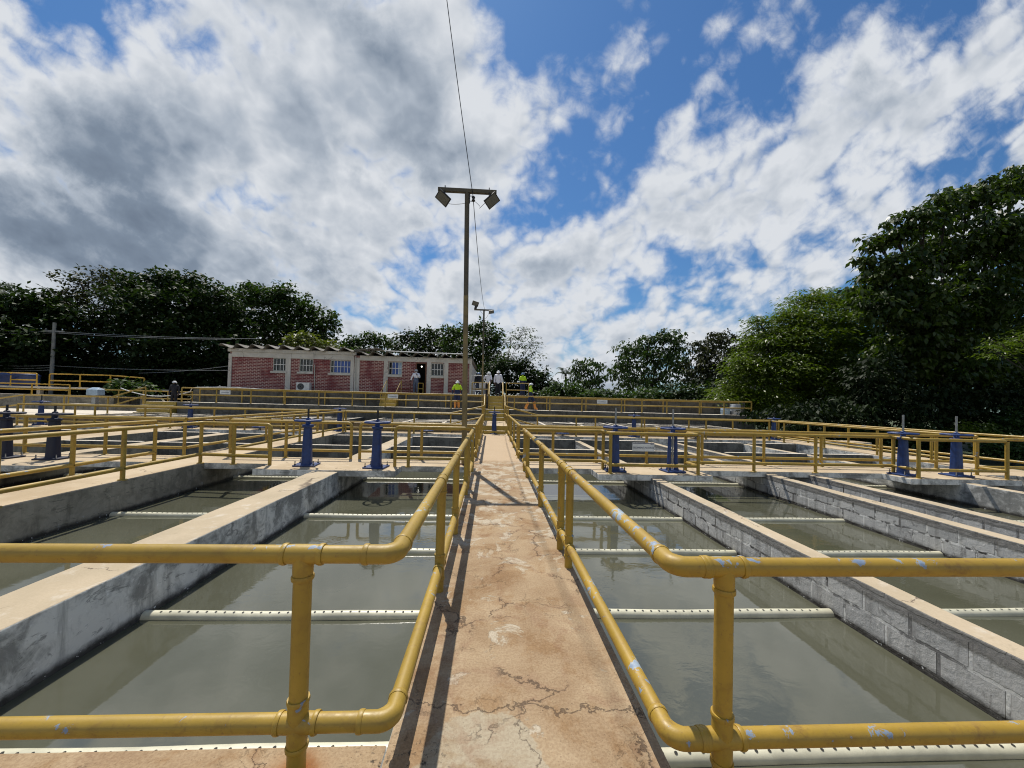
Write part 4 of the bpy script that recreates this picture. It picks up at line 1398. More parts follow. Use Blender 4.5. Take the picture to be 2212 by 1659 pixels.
# air conditioner, chair frame, things on the terrace
x = bx(725)
base = (x, BY - 0.45, BZ)
ac = empty('air_conditioner', base, 'white outdoor air conditioner unit on the terrace against the brick wall', 'air conditioner')
MB().box(x - 0.42, x + 0.42, BY - 0.60, BY - 0.28, BZ + 0.04, BZ + 0.56).build('casing', M['white'], ac, base, 0.015)
mb = MB()
for R in (0.21, 0.16, 0.11, 0.06):
    mb.tube([(x - 0.13 + R * math.cos(2 * PI * k / 20), BY - 0.606, BZ + 0.30 + R * math.sin(2 * PI * k / 20)) for k in range(21)], 0.007, 6, 0, False)
mb.build('grille', M['steel'], ac, base)
mb = MB()
mb.add([(x - 0.13 + 0.21 * math.cos(2 * PI * k / 24), BY - 0.602, BZ + 0.30 + 0.21 * math.sin(2 * PI * k / 24)) for k in range(24)], [tuple(range(24))])
mb.build('fan', M['black'], ac, base)
MB().box(x - 0.38, x - 0.28, BY - 0.58, BY - 0.30, BZ, BZ + 0.04).box(x + 0.28, x + 0.38, BY - 0.58, BY - 0.30, BZ, BZ + 0.04).build('foot', M['black'], ac, base)

railing('rusty brown metal guard frame beside the building door', [(bx(1450), 26.2, BZ), (bx(1538), 26.2, BZ)], [(bx(1450), 26.2, BZ), (bx(1538), 26.2, BZ)], top=0.72, low=0.3, mt='yellow_far', r=0.022, name='guard_frame', cat='guard frame', group='terrace frames')
for o in list(bpy.data.objects):
    if o.name.startswith('guard_frame'):
        for c in o.children:
            c.data.materials.clear()
            c.data.materials.append(M['rust'])
railing('olive handrail right of the man at the building door', [(bx(1612), 25.6, BZ), (bx(1650), 25.6, BZ)], [(bx(1612), 25.6, BZ), (bx(1650), 25.6, BZ)], top=0.72, low=0.35, r=0.025)
# white gate frame at the building corner, boxes behind
gx0, gx1 = -1.45, -0.62
base = (gx0, 26.4, BZ)
gate = empty('metal_gate', base, 'white pipe gate frame at the right corner of the brick building', 'gate')
MB().tube(fillet([(gx0, 26.4, BZ), (gx0, 26.4, BZ + 1.38), (gx1, 26.35, BZ + 1.38), (gx1, 26.35, BZ)], 0.05), 0.03, 8).build('frame', M['white'], gate, base)
mb = MB()
for z in (0.35, 0.9):
    mb.tube([(gx0, 26.4, BZ + z), (gx1, 26.35, BZ + z)], 0.022, 8)
mb.build('cross_bars', M['white'], gate, base)
railing('yellow railing across the terrace edge left of the stair top', [(-1.3, 25.3, BZ), (-0.25, 25.3, BZ)], [(-1.3, 25.3, BZ), (-0.25, 25.3, BZ)], top=0.85, low=0.42, r=0.028, mt='yellow_far')
railing('brown yellow railing across the terrace right of the stair top', [(0.95, 25.6, BZ), (2.55, 25.6, BZ)], [(0.95, 25.6, BZ), (2.45, 25.6, BZ), (2.58, 25.6, BZ)], top=0.88, low=0.42, r=0.028, mt='yellow_far')
for x, y, w_, h_, m_, lb in ((-0.55, 27.6, 0.75, 0.40, 'white', 'upper white box stacked behind the gate beside the building corner'), (-0.45, 27.7, 0.65, 0.55, 'drum_grey', 'lower grey box behind the gate beside the building corner')):
    z = BZ + (0.552 if h_ == 0.40 else 0.0)
    mb = MB().box(x - w_ / 2, x + w_ / 2, y - 0.25, y + 0.25, z, z + h_)
    mb.box(x - w_ / 2 - 0.015, x + w_ / 2 + 0.015, y - 0.265, y + 0.265, z + h_ * 0.72, z + h_ * 0.82)
    solid('crate', mb, M[m_], lb, 'box', None, 0.015)

# ------------------------------------------------------------------ structures at the far left
base = (-31, 29, 0.05)
MBL = MB().box(-44, -27.0, 29.0, 33.0, 0.0, 1.15, 1, 0)
solid('tank_wall', MBL, [M['pale'], M['render_brown']], 'far left grey concrete tank behind the yellow railings', 'wall', None, 0.012)
yb = dict(mt='yellow_bright')
railing('orange yellow railing along the top of the far left concrete tank', [(-43, 29.2, 1.15), (-30.2, 29.2, 1.15)], None, 2.6, 0.75, 0.36, 'yellow_bright', r=0.04)
railing('highest orange yellow railing at the far left, running off the picture edge', [(-43.0, 30.5, 1.75), (-33.9, 30.5, 1.75)], None, 1.9, 0.95, 0.45, 'yellow_bright', ends='b', r=0.045)
railing('highest orange yellow railing at the far left with slanting end', [(-33.0, 30.5, 1.75), (-28.6, 30.4, 1.75), (-26.0, 30.2, 1.6)], None, 2.2, 0.95, 0.45, 'yellow_bright', ends='a', r=0.045)
MBL = MB().box(-43, -26.0, 30.3, 32.5, 1.6, 1.74)
for x in (-42, -38, -34, -30, -26.6):
    MBL.box(x, x + 0.25, 30.6, 30.85, 1.151 if x < -27.5 else 0.0, 1.6)
solid('platform', MBL, M['pale'], 'far left raised concrete platform carrying the highest yellow railings', 'platform', None, 0.01)
railing('yellow railing on low posts left of the helmeted worker', [(-28.5, 27.5, 0.6), (-18.9, 27.5, 0.6)], None, 1.7, 1.0, 0.5, 'yellow_far')
MBL = MB().box(-29, -18.7, 27.2, 28.6, 0.04, 0.6, 1, 0)
solid('tank_wall', MBL, [M['pale'], M['render_brown']], 'low concrete plinth under the railing left of the raised walk', 'wall', None, 0.01)
railing('yellow railing in front of the low left plinth, bending up at its right end', [(-27.0, 21.6, -0.1), (-24.6, 21.6, 0.33), (-20.2, 21.6, 0.33), (-19.1, 22.3, 0.9)], [(-27, 21.6, -0.1), (-24.6, 21.6, 0.33), (-22.6, 21.6, 0.33), (-20.4, 21.6, 0.33), (-19.1, 22.3, 0.9)], None, 0.9, 0.42)
MBL = MB().box(-30, -20.22, 19.6, 25.0, -0.9, 0.33, 1, 0)
struct('path', MBL, [M['pale'], M['render_brown']], 0.012)
c = at(240, 845, 27.0)
x, y, z = c.x, 26.0, 0.05
base = (x, y, z)
pm = empty('pump_box', base, 'pale blue electrical box on a grey stand before the dark trees', 'box')
MB().box(x - 0.12, x + 0.12, y - 0.12, y + 0.12, 0.05, 1.25).build('stand', M['steel'], pm, base)
mb = MB().box(x - 0.34, x + 0.34, y - 0.25, y + 0.25, 1.25, 1.60)
mb.add([(x - 0.34, y - 0.25, 1.60), (x + 0.34, y - 0.25, 1.60), (x + 0.34, y + 0.25, 1.60), (x - 0.34, y + 0.25, 1.60), (x - 0.2, y, 1.75), (x + 0.2, y, 1.75)], [(0, 1, 5, 4), (1, 2, 5), (2, 3, 4, 5), (3, 0, 4)])
mb.build('casing', M['drum_blue'], pm, base, 0.02)
mb = MB()
strip(mb, (-25.0, 27.3, 1.75), (-20.5, 27.3, 1.62), 0.03, 0.42, 16, 8)
strip(mb, (-20.5, 27.3, 1.62), (-18.4, 24.7, 1.86), 0.03, -0.03, 10, 8)
strip(mb, (-18.4, 24.7, 1.86), (-14.2, 24.75, 1.87), 0.03, -0.08, 14, 8)
solid('hose', mb, M['white'], 'white hose draped along the railing left of the brick building', 'hose')
x = -34.6
mb = MB().lathe([(0, 0.0), (1.0, 0.0), (1.05, 0.1), (1.05, 0.75), (1.1, 0.78), (1.1, 0.84), (0.9, 1.0), (0, 1.05)], 22, (-36.2, 31.4, 1.745))
solid('water_tank', mb, M['blue'], 'low round blue water tank under the highest far left railing', 'tank')
# utility pole with wires
p = at(111, 812, 34)
q = at(118, 697, 34)
base = (p.x, 34.0, 0.05)
up = empty('utility_pole', base, 'grey concrete utility pole with crossarm at the far left', 'utility pole')
MB().tube([(p.x, 34, 0.0), (q.x, 34, q.z)], [0.15, 0.11], 12).build('pole', M['concrete_pole'], up, base)
ax0, ax1 = at(95, 714, 34), at(139, 717, 34)
MB().bar(ax0, ax1, 0.10, 0.12).build('crossarm', M['concrete_pole'], up, base)
mb = MB()
for k in range(3):
    c = Vector(ax0).lerp(Vector(ax1), 0.1 + 0.4 * k)
    mb.lathe([(0, 0.2), (0.05, 0.18), (0.06, 0.12), (0.03, 0.08), (0.03, 0.05)], 10, tuple(c))
mb.build('insulator', M['steel'], up, base)
for i, (u0, v0, u1, v1) in enumerate(((-60, 711, 112, 716), (-60, 716, 112, 719), (118, 716, 560, 732), (118, 719, 500, 733), (-60, 786, 112, 789), (-60, 791, 112, 794), (-60, 797, 112, 799), (112, 790, 498, 800), (300, 806, 498, 790))):
    mb = MB()
    strip(mb, at(u0, v0, 33.9), at(u1, v1, 33.9 if i not in (2, 3, 7, 8) else 31), 0.025 if i < 7 and i not in (2, 3) else 0.018, 0.12, 14, 5)
    lbs = ['upper pale wire left of the utility pole crossarm', 'second pale wire left of the utility pole crossarm', 'upper dark wire running right from the utility pole over the trees',
           'second dark wire running right from the utility pole', 'top one of three low pale wires left of the utility pole', 'middle one of three low pale wires left of the utility pole',
           'bottom one of three low pale wires left of the utility pole', 'low wire from the utility pole to the brick building', 'slanting low wire reaching the left corner of the brick building']
    solid('power_line', mb, M['concrete_pole'] if i not in (2, 3, 7, 8) else M['steel'], lbs[i], 'wire', 'power lines at the left')

# ------------------------------------------------------------------ people
def person(label, loc, rz, mats, helmet, pose=None, h=1.75, extras=None):
    J = dict(pelvis=(0, 0, .95), spine=(0, 0, 1.12), chest=(0, -.01, 1.33), neck=(0, 0, 1.485), head=(0, -.02, 1.575), crown=(0, -.01, 1.67), nose=(0, -.115, 1.585))
    for s, n in ((1, 'L'), (-1, 'R')):
        J.update({'hip' + n: (s * .09, 0, .90), 'knee' + n: (s * .10, -.02, .50), 'ankle' + n: (s * .105, .02, .10), 'heel' + n: (s * .105, .05, .045), 'toe' + n: (s * .115, -.15, .035),
                  'sh' + n: (s * .185, 0, 1.40), 'el' + n: (s * .245, .03, 1.13), 'wr' + n: (s * .255, -.05, .89), 'palm' + n: (s * .255, -.075, .82)})
    if pose:
        J.update(pose)
    Rr = dict(pelvis=.165, spine=.15, chest=.175, neck=.062, head=.098, crown=.08, nose=.014)
    for n in 'LR':
        Rr.update({'hip' + n: .125, 'knee' + n: .095, 'ankle' + n: .075, 'heel' + n: .055, 'toe' + n: .045, 'sh' + n: .090, 'el' + n: .066, 'wr' + n: .045, 'palm' + n: .034})
    E = [('pelvis', 'spine', 'belly'), ('spine', 'chest', 'torso'), ('chest', 'neck', 'torso'), ('neck', 'head', 'skin'), ('head', 'crown', 'skin'), ('head', 'nose', 'skin')]
    for n in 'LR':
        E += [('pelvis', 'hip' + n, 'legs'), ('hip' + n, 'knee' + n, 'legs'), ('knee' + n, 'ankle' + n, 'shin'), ('ankle' + n, 'heel' + n, 'feet'), ('ankle' + n, 'toe' + n, 'feet'),
              ('chest', 'sh' + n, 'torso'), ('sh' + n, 'el' + n, 'arm'), ('el' + n, 'wr' + n, 'fore'), ('wr' + n, 'palm' + n, 'skin')]
        pl, wr = Vector(J['palm' + n]), Vector(J['wr' + n])
        d = (pl - wr).normalized()
        side = Vector((0, 1, 0)) - d * d.y
        side = side.normalized() if side.length > .1 else Vector((1, 0, 0))
        inn = d.cross(side).normalized()
        for k, (off, ln) in enumerate(((-.030, .070), (-.010, .080), (.010, .076), (.030, .060))):
            a, b = 'f%d%s' % (k, n), 'g%d%s' % (k, n)
            J[a] = tuple(pl + d * ln * .55 + side * off + inn * .004)
            J[b] = tuple(pl + d * ln + side * off * 1.1 + inn * .02)
            Rr[a], Rr[b] = .0095, .008
            E += [('palm' + n, a, 'skin'), (a, b, 'skin')]
        a = 't' + n
        J[a] = tuple(wr + d * .055 - side * .055)
        Rr[a] = .010
        E.append(('wr' + n, a, 'skin'))
    names = list(J)
    ix = {k: i for i, k in enumerate(names)}
    me = bpy.data.meshes.new('body')
    me.from_pydata([J[k] for k in names], [(ix[a], ix[b]) for a, b, _ in E], [])
    tmp = bpy.data.objects.new('body', me)
    C.objects.link(tmp)
    sk = tmp.modifiers.new('skin', 'SKIN')
    sv = me.skin_vertices[0].data
    for k in names:
        r = Rr[k]
        fl = {'chest': (1.18, .78), 'pelvis': (1.1, .8), 'spine': (1.1, .78)}.get(k, (1, 1))
        sv[ix[k]].radius = (r * fl[0], r * fl[1])
        sv[ix[k]].use_root = (k == 'pelvis')
    sb = tmp.modifiers.new('sub', 'SUBSURF')
    sb.levels = sb.render_levels = 1
    bpy.context.view_layer.update()
    dg = bpy.context.evaluated_depsgraph_get()
    m2 = bpy.data.meshes.new_from_object(tmp.evaluated_get(dg))
    bpy.data.objects.remove(tmp)
    keys = ['torso', 'belly', 'arm', 'fore', 'legs', 'shin', 'feet', 'skin']
    mm = dict(mats)
    mm.setdefault('belly', mm['torso'])
    mm.setdefault('arm', mm['torso'])
    mm.setdefault('fore', mm['arm'])
    mm.setdefault('shin', mm['legs'])
    mm.setdefault('skin', M['skin'])
    m2.materials.clear()
    for k in keys:
        m2.materials.append(mm[k])
    A = np.array([J[a] for a, b, _ in E])
    B = np.array([J[b] for a, b, _ in E])
    kk = [keys.index(e[2]) for e in E]
    for p in m2.polygons:
        c = np.array(p.center)
        t = np.clip(((c - A) * (B - A)).sum(1) / np.maximum(((B - A) ** 2).sum(1), 1e-9), 0, 1)
        d = np.linalg.norm(A + (B - A) * t[:, None] - c, axis=1) - np.array([0.05 if k in (0, 1) else 0.0 for k in kk])
        p.material_index = kk[int(np.argmin(d))]
        p.use_smooth = True
    root = bpy.data.objects.new('person', m2)
    C.objects.link(root)
    sc = h / 1.75
    root.location, root.rotation_euler.z, root.scale = loc, rz, (sc, sc, sc)
    tag(root, label, 'person')
    hd = Vector(J['head'])
    tilt = (Vector(J['crown']) - hd).normalized()
    if helmet:
        mb = MB()
        prof = [(0.135, 0.045), (0.128, 0.052), (0.122, 0.06), (0.118, 0.10), (0.10, 0.145), (0.06, 0.175), (0.0, 0.185)]
        mb.lathe(prof, 18, (0, 0, 0))
        mb.v = [(x, y * 1.12 - (0.05 if (y < -0.05 and z < 0.055) else 0), z) for x, y, z in mb.v]
        o = mb.build('helmet', helmet, root)
        o.location = hd + tilt * -0.02
        o.rotation_euler = tilt.to_track_quat('Z', 'Y').to_euler()
    mb = MB()
    for s in (-1, 1):
        mb.lathe([(0, .012), (.008, .009), (.012, 0), (.008, -.009), (0, -.012)], 8, (s * 0.032, hd.y - 0.080, hd.z + 0.022))
    mb.build('eyes', M['white'], root)
    if extras:
        extras(root, J)
    return root


MV = dict(torso=M['hivis'], belly=M['trouser_navy'], arm=M['hivis'], fore=M['trouser_navy'], legs=M['trouser_navy'], shin=M['boots_orange'], feet=M['boots_orange'])
person('person in lime shirt and orange boots seen from behind near the tall lamp post', (-2.16, 24.2, 1.0), PI, MV, M['helmet'],
       dict(elL=(.30, .04, 1.15), elR=(-.30, .04, 1.15), wrL=(.29, -.06, .93), palmL=(.28, -.09, .87), wrR=(-.29, -.06, .93), palmR=(-.28, -.09, .87)), 1.74)
person('person in lime work shirt and orange boots striding to the right on the raised walk', (2.45, 24.2, 1.0), PI / 2 - 0.25, MV, M['helmet'],
       dict(kneeL=(.10, -.22, .53), ankleL=(.10, -.30, .12), heelL=(.10, -.27, .05), toeL=(.11, -.47, .05), kneeR=(-.10, .10, .50), ankleR=(-.10, .30, .14), heelR=(-.10, .36, .10), toeR=(-.11, .17, .035),
            elL=(.23, .10, 1.14), wrL=(.22, .02, .93), palmL=(.22, -.02, .87), elR=(-.23, -.02, 1.14), wrR=(-.22, -.16, .95), palmR=(-.22, -.21, .90)), 1.72)
person('person in lime shirt and dark blue helmet standing on the terrace right of the stairs', (2.15, 27.0, 1.84), 0.5,
       dict(MV, shin=M['trouser_navy'], feet=M['shoes']), M['helmet_blue'], dict(elL=(.27, -.02, 1.15), wrL=(.14, -.16, 1.02), palmL=(.08, -.19, 1.0), elR=(-.27, -.02, 1.15), wrR=(-.14, -.16, 1.02), palmR=(-.08, -.19, 1.0)), 1.72)
WS = dict(torso=M['shirt_white'], belly=M['shirt_white'], arm=M['shirt_white'], legs=M['trouser_black'], feet=M['shoes'])


def papers(root, J):
    o = MB().box(-0.05, 0.05, -0.10, 0.0, 0, 0.18).build('rolled_paper', M['white'], root, bevel=0.02)
    o.location = Vector(J['palmL']) + Vector((-0.02, -0.02, -0.1))


person('person in long sleeved white shirt and black trousers looking down atop the stairs', (0.42, 26.45, 1.84), 0.0, WS, M['helmet'],
       dict(head=(0, -.05, 1.56), crown=(0, -.06, 1.655), nose=(0, -.145, 1.545), elL=(.25, .0, 1.13), elR=(-.25, .0, 1.13)), 1.78)
person('person in white shirt with one arm held away, second from left atop the stairs', (-0.27, 26.8, 1.84), -0.25, dict(WS, fore=M['skin']), M['helmet'],
       dict(head=(0.06, -.06, 1.55), crown=(0.08, -.08, 1.64), neck=(.02, -.02, 1.48), nose=(0.07, -.155, 1.54), elR=(-.34, .04, 1.18), wrR=(-.42, -.02, .95), palmR=(-.44, -.05, .89), elL=(.25, -.05, 1.13), wrL=(.22, -.20, .97), palmL=(.21, -.25, .93)), 1.72, papers)
person('person in dark clothing and blue cap partly hidden behind the two white shirts', (-0.98, 27.6, 1.84), 0.1,
       dict(torso=M['trouser_black'], legs=M['jeans'], feet=M['shoes']), M['helmet_blue'], None, 1.70)
person('person in white shirt and jeans with hand to chin at the building door', (bx(1585), 26.0, BZ), 0.0,
       dict(torso=M['shirt_white'], belly=M['jeans'], legs=M['jeans'], feet=M['shoes']), M['drum_grey'],
       dict(elL=(.27, -.05, 1.15), wrL=(.10, -.20, 1.33), palmL=(.05, -.20, 1.41), elR=(-.30, .02, 1.15), wrR=(-.36, -.04, .95), palmR=(-.38, -.07, .89)), 1.66)
person('person in dark clothes and white helmet standing far left beneath the trees', (-20.9, 26.5, 0.6), 0.3,
       dict(torso=M['trouser_black'], legs=M['trouser_black'], feet=M['shoes']), M['helmet'], None, 1.72)

# ------------------------------------------------------------------ trees and bushes
def leaf_mesh(name, V, mats, parent, off, mat_idx=None):
    """V: (n,4,3) leaf quads -> one mesh"""
    n = len(V)
    me = bpy.data.meshes.new(name)
    me.vertices.add(n * 4)
    me.vertices.foreach_set('co', (V.reshape(-1, 3) - np.array(off)).astype(np.float32).ravel())
    me.loops.add(n * 4)
    me.loops.foreach_set('vertex_index', np.arange(n * 4, dtype=np.int32))
    me.polygons.add(n)
    me.polygons.foreach_set('loop_start', np.arange(0, n * 4, 4, dtype=np.int32))
    me.polygons.foreach_set('loop_total', np.full(n, 4, dtype=np.int32))
    for m in mats:
        me.materials.append(m)
    if mat_idx is not None:
        me.polygons.foreach_set('material_index', mat_idx.astype(np.int32))
    me.update()
    me.validate()
    o = bpy.data.objects.new(name, me)
    C.objects.link(o)
    if parent:
        o.parent = parent
    return o


DENSE = 3.6


def unit(a):
    return a / np.maximum(np.linalg.norm(a, axis=-1, keepdims=True), 1e-9)


def leaves_for(blobs, leaf, per, style, rng, dens=1.0):
    """blobs: (cx,cy,cz,rx,ry,rz); sprays of leaves spread through each, thicker towards its skin"""
    out = []
    for cx, cy, cz, rx, ry, rz in blobs:
        area = (rx * ry * rz) ** (2 / 3) * 12.5
        spray = {'droop': 3.2, 'flat': 4.6, 'round': 3.0}[style] * leaf
        nc = max(6, int(area / (spray * spray) * DENSE * dens))
        d = unit(rng.normal(size=(nc, 3)))
        r = rng.random(nc) ** (1 / 2.6)
        lump = 1 + 0.16 * np.sin(d[:, 0] * 5.1 + cx) * np.cos(d[:, 2] * 4.3 + cz) + 0.12 * rng.normal(size=nc)
        c = np.array([cx, cy, cz]) + d * (r * lump)[:, None] * np.array([rx, ry, rz])
        if style == 'flat':
            c[:, 2] = cz + np.round((c[:, 2] - cz) / (0.62)) * 0.62 + rng.normal(size=nc) * 0.20
        cc = np.repeat(c, per, axis=0)
        dd = np.repeat(d, per, axis=0)
        n = len(cc)
        az = rng.random(n) * 2 * PI
        if style == 'droop':
            pitch = rng.normal(-0.75, 0.40, n)
            off = rng.random(n) * spray * 0.30
        elif style == 'flat':
            pitch = rng.normal(-0.30, 0.24, n)
            off = rng.random(n) * spray * 0.62
        else:
            pitch = rng.normal(-0.15, 0.55, n)
            off = rng.random(n) * spray * 0.36
        dirv = np.stack([np.cos(az) * np.cos(pitch), np.sin(az) * np.cos(pitch), np.sin(pitch)], 1)
        outw = np.stack([np.cos(az), np.sin(az), np.zeros(n)], 1)
        b = cc + outw * off[:, None] + rng.normal(size=(n, 3)) * spray * {'flat': 0.05, 'droop': 0.11, 'round': 0.11}[style] * np.array([1, 1, 0.8])
        b[:, 2] -= off * (0.28 if style == 'flat' else 0.30)
        L = leaf * rng.uniform(0.7, 1.25, n)
        W = L * {'droop': 0.52, 'flat': 0.34, 'round': 0.62}[style]
        upv = np.array([0, 0, 1.0]) + rng.normal(size=(n, 3)) * 0.35
        s = unit(np.cross(dirv, upv))
        nn = unit(np.cross(s, dirv))
        mid = b + dirv * (L * 0.45)[:, None] + nn * (L * 0.06)[:, None]
        V = np.stack([b, mid + s * (W / 2)[:, None], b + dirv * L[:, None] - nn * (L * 0.08)[:, None], mid - s * (W / 2)[:, None]], 1)
        out.append(V)
    return np.concatenate(out)


LEAF = {
    'shade': mat_leaf('shade_dark_leaves', (0.007, 0.014, 0.004), (0.018, 0.032, 0.008), 0.12, 0.6, 0.15),  # shade under the canopy put into the leaf colour, below the dark leaves
    'dark': mat_leaf('dark_leaves', (0.012, 0.026, 0.008), (0.032, 0.055, 0.015), 0.20, 0.6, 0.18),
    'brown': mat_leaf('brownish_leaves', (0.020, 0.026, 0.011), (0.052, 0.056, 0.026), 0.20, 0.6, 0.18),
    'mid': mat_leaf('mid_leaves', (0.020, 0.042, 0.011), (0.054, 0.090, 0.024), 0.26, 0.58, 0.2),
    'bright': mat_leaf('bright_leaves', (0.046, 0.076, 0.009), (0.130, 0.170, 0.022), 0.36, 0.42, 0.28),
    'yellowish': mat_leaf('yellowish_leaves', (0.070, 0.090, 0.018), (0.13, 0.14, 0.03), 0.32, 0.45, 0.28),
    'glossy': mat_leaf('glossy_leaves', (0.013, 0.030, 0.006), (0.066, 0.096, 0.015), 0.30, 0.42, 0.32),
}


def tree(label, px, Y, zg, leaf, per, style, mt, seed, dens=1.0, trunk=None, tr=0.2, depth=0.85, dy=1.2, name='tree', cat='tree', group='trees round the plant', limbs=True):
    """px: picture-survey ellipses (u,v,ru,rv) turned into crown volumes at distance Y"""
    rng = np.random.default_rng(seed)
    blobs = []
    for q in px:
        u, v, ru, rv = q[:4]
        yy = Y + (q[4] if len(q) > 4 else rng.uniform(-dy, dy))
        c = at(u, v, yy)
        rx, rz = ru * yy / FPX, rv * yy / FPX
        blobs.append((c.x, c.y, c.z, rx, max(rx * depth, rz * 0.7), rz))
    B = np.array(blobs)
    cx = B[:, 0].mean() if trunk is None else at(trunk, 850, Y).x
    base = (float(cx), float(B[:, 1].mean()), zg)
    root = empty(name, base, label, cat, group)
    V = leaves_for(blobs, leaf, per, style, rng, dens)
    leaf_mesh('crown', V, [LEAF[mt]], root, base)
    mb = MB()
    zt = float(np.average(B[:, 2], weights=B[:, 5])) - 0.3
    kx, ky = rng.uniform(-.3, .3), rng.uniform(-.3, .3)
    fork = zg + (zt - zg) * 0.55
    mb.tube([(base[0], base[1], zg - 0.2), (base[0] + kx * .4, base[1] + ky * .4, zg + (fork - zg) * .5), (base[0] + kx, base[1] + ky, fork)], [tr * 1.3, tr, tr * .8], 9)
    if limbs:
        for c in blobs:
            e = Vector(c[:3])
            s = Vector((base[0] + kx * 0.9, base[1] + ky * 0.9, fork - 0.1))
            m = s.lerp(e, .5) + Vector((rng.uniform(-.25, .25), rng.uniform(-.25, .25), -abs(e.z - s.z) * .08))
            mb.tube([s, m, e], [tr * .38, tr * .22, tr * .08], 6)
            for k in range(4):
                d = Vector(unit(rng.normal(size=3)).tolist())
                t = e + Vector((d.x * c[3], d.y * c[4], d.z * c[5])) * .75
                mb.tube([m.lerp(e, .6), e.lerp(t, .4) + Vector((0, 0, .1)), t], [tr * .16, tr * .1, tr * .04], 5)
    mb.build('trunk', M['bark'], root, base)
    return root


# left wood
tree('dark green tree cut by the left picture edge', [(15, 680, 75, 45), (80, 655, 55, 32), (130, 690, 60, 45), (45, 740, 100, 55), (-60, 650, 70, 60), (110, 755, 70, 45), (-40, 770, 90, 60)], 36, 0.0, 0.42, 11, 'round', 'dark', 11, tr=.3)
tree('tall brownish tree with thin top left of the big dark crown', [(185, 612, 48, 28), (238, 602, 45, 24), (155, 648, 45, 28), (225, 668, 85, 42), (290, 655, 55, 45), (200, 730, 95, 60), (270, 750, 80, 60), (145, 720, 50, 45)], 40, 0.0, 0.36, 10, 'round', 'brown', 12, 0.42, tr=.34)
tree('big dark rounded tree in the middle of the left wood', [(295, 630, 50, 30), (350, 610, 55, 26), (405, 612, 50, 28), (455, 640, 55, 32), (350, 665, 105, 48), (450, 690, 90, 48), (300, 720, 80, 55), (400, 750, 110, 60), (500, 730, 60, 50)], 39, 0.0, 0.40, 11, 'round', 'dark', 13, 1.0, tr=.42)
tree('green rounded tree rising behind the left end of the brick building', [(530, 640, 45, 26), (585, 632, 50, 24), (632, 655, 50, 30), (672, 690, 45, 32), (712, 702, 24, 26), (560, 690, 75, 45), (630, 725, 75, 40), (520, 745, 60, 45), (700, 735, 30, 25)], 45, 1.0, 0.42, 11, 'round', 'mid', 14, 0.9, tr=.36)
tree('small yellowish bush showing above the roof of the brick building', [(655, 736, 34, 20), (705, 748, 26, 14), (630, 748, 20, 12)], 39.5, 1.8, 0.40, 10, 'round', 'yellowish', 15, 1.0, tr=.12, name='bush', cat='bush', group='bushes round the plant')
tree('pale green far tree just right of the rounded tree behind the roof', [(770, 742, 34, 18), (812, 732, 30, 20), (845, 745, 24, 18), (790, 765, 55, 22), (745, 752, 22, 14)], 58, 1.0, 0.5, 10, 'round', 'mid', 16, 0.9, tr=.3)
tree('dark far tree behind the middle of the building roof', [(885, 730, 28, 20), (930, 726, 34, 20), (910, 760, 60, 28), (965, 745, 26, 24)], 54, 1.0, 0.5, 10, 'round', 'dark', 17, 1.0, tr=.3)
tree('tree with rounded crown behind the two lamp posts', [(985, 715, 28, 20), (1035, 712, 34, 20), (1065, 735, 34, 24), (1010, 750, 58, 30), (1050, 780, 50, 34), (990, 800, 50, 34)], 47, 1.6, 0.42, 11, 'round', 'mid', 18, 0.95, tr=.3)
tree('thin tree with open umbrella crown right of the lamp posts', [(1128, 716, 26, 12), (1105, 728, 20, 11), (1152, 738, 26, 12), (1120, 745, 26, 10), (1150, 762, 26, 9), (1100, 765, 22, 10)], 42, 1.8, 0.34, 11, 'flat', 'mid', 19, 0.9, trunk=1095, tr=.13)
tree('dark bushy tree behind the people on the stairs', [(1075, 795, 36, 28), (1120, 795, 42, 28), (1160, 815, 34, 22), (1075, 830, 50, 26), (1140, 840, 50, 24), (1190, 835, 22, 18)], 40, 1.8, 0.34, 11, 'round', 'dark', 20, 1.0, tr=.2)
# right wood
tree('small tree with drooping leaves standing first right of the sky gap', [(1262, 788, 26, 18), (1292, 792, 15, 14), (1246, 806, 22, 18), (1285, 815, 24, 18), (1262, 838, 42, 24)], 40, 0.5, 0.42, 10, 'droop', 'mid', 31, 0.9, tr=.16)
tree('spreading tree with ragged top in the right middle distance', [(1440, 722, 34, 18), (1400, 738, 32, 18), (1362, 756, 34, 22), (1462, 742, 24, 22), (1410, 768, 60, 30), (1345, 795, 36, 26), (1460, 785, 40, 34), (1390, 820, 80, 34)], 46, 0.0, 0.46, 10, 'droop', 'mid', 32, 0.85, tr=.3)
tree('dark tree between the ragged tree and the feathery green tree', [(1555, 730, 32, 18), (1520, 752, 36, 26), (1598, 748, 38, 26), (1560, 785, 75, 40), (1635, 760, 40, 40), (1520, 810, 50, 34), (1620, 810, 60, 40)], 42, -0.5, 0.44, 10, 'droop', 'brown', 33, 1.0, tr=.3)
tree('bright feathery tree in layers at the right', [(1745, 648, 50, 18, 1), (1805, 644, 55, 18, 2), (1700, 682, 42, 20, 0), (1775, 690, 80, 26, 0), (1650, 738, 50, 24, -1), (1735, 735, 80, 30, -1), (1610, 790, 46, 26, -1), (1690, 795, 80, 34, -2),
      (1585, 838, 44, 22, -1), (1650, 850, 60, 26, -2), (1830, 720, 60, 40, 1), (1790, 790, 80, 36, -1), (1850, 800, 60, 36, 0), (1760, 850, 80, 28, -1), (1640, 690, 25, 14, 0), (1850, 660, 50, 30, 2), (1900, 730, 60, 34, 1), (1560, 868, 40, 18, -2), (1690, 720, 70, 30, 0), (1840, 850, 80, 30, 0)], 28, -0.9, 0.30, 16, 'flat', 'bright', 34, 3.0, tr=.2, dy=0.8)
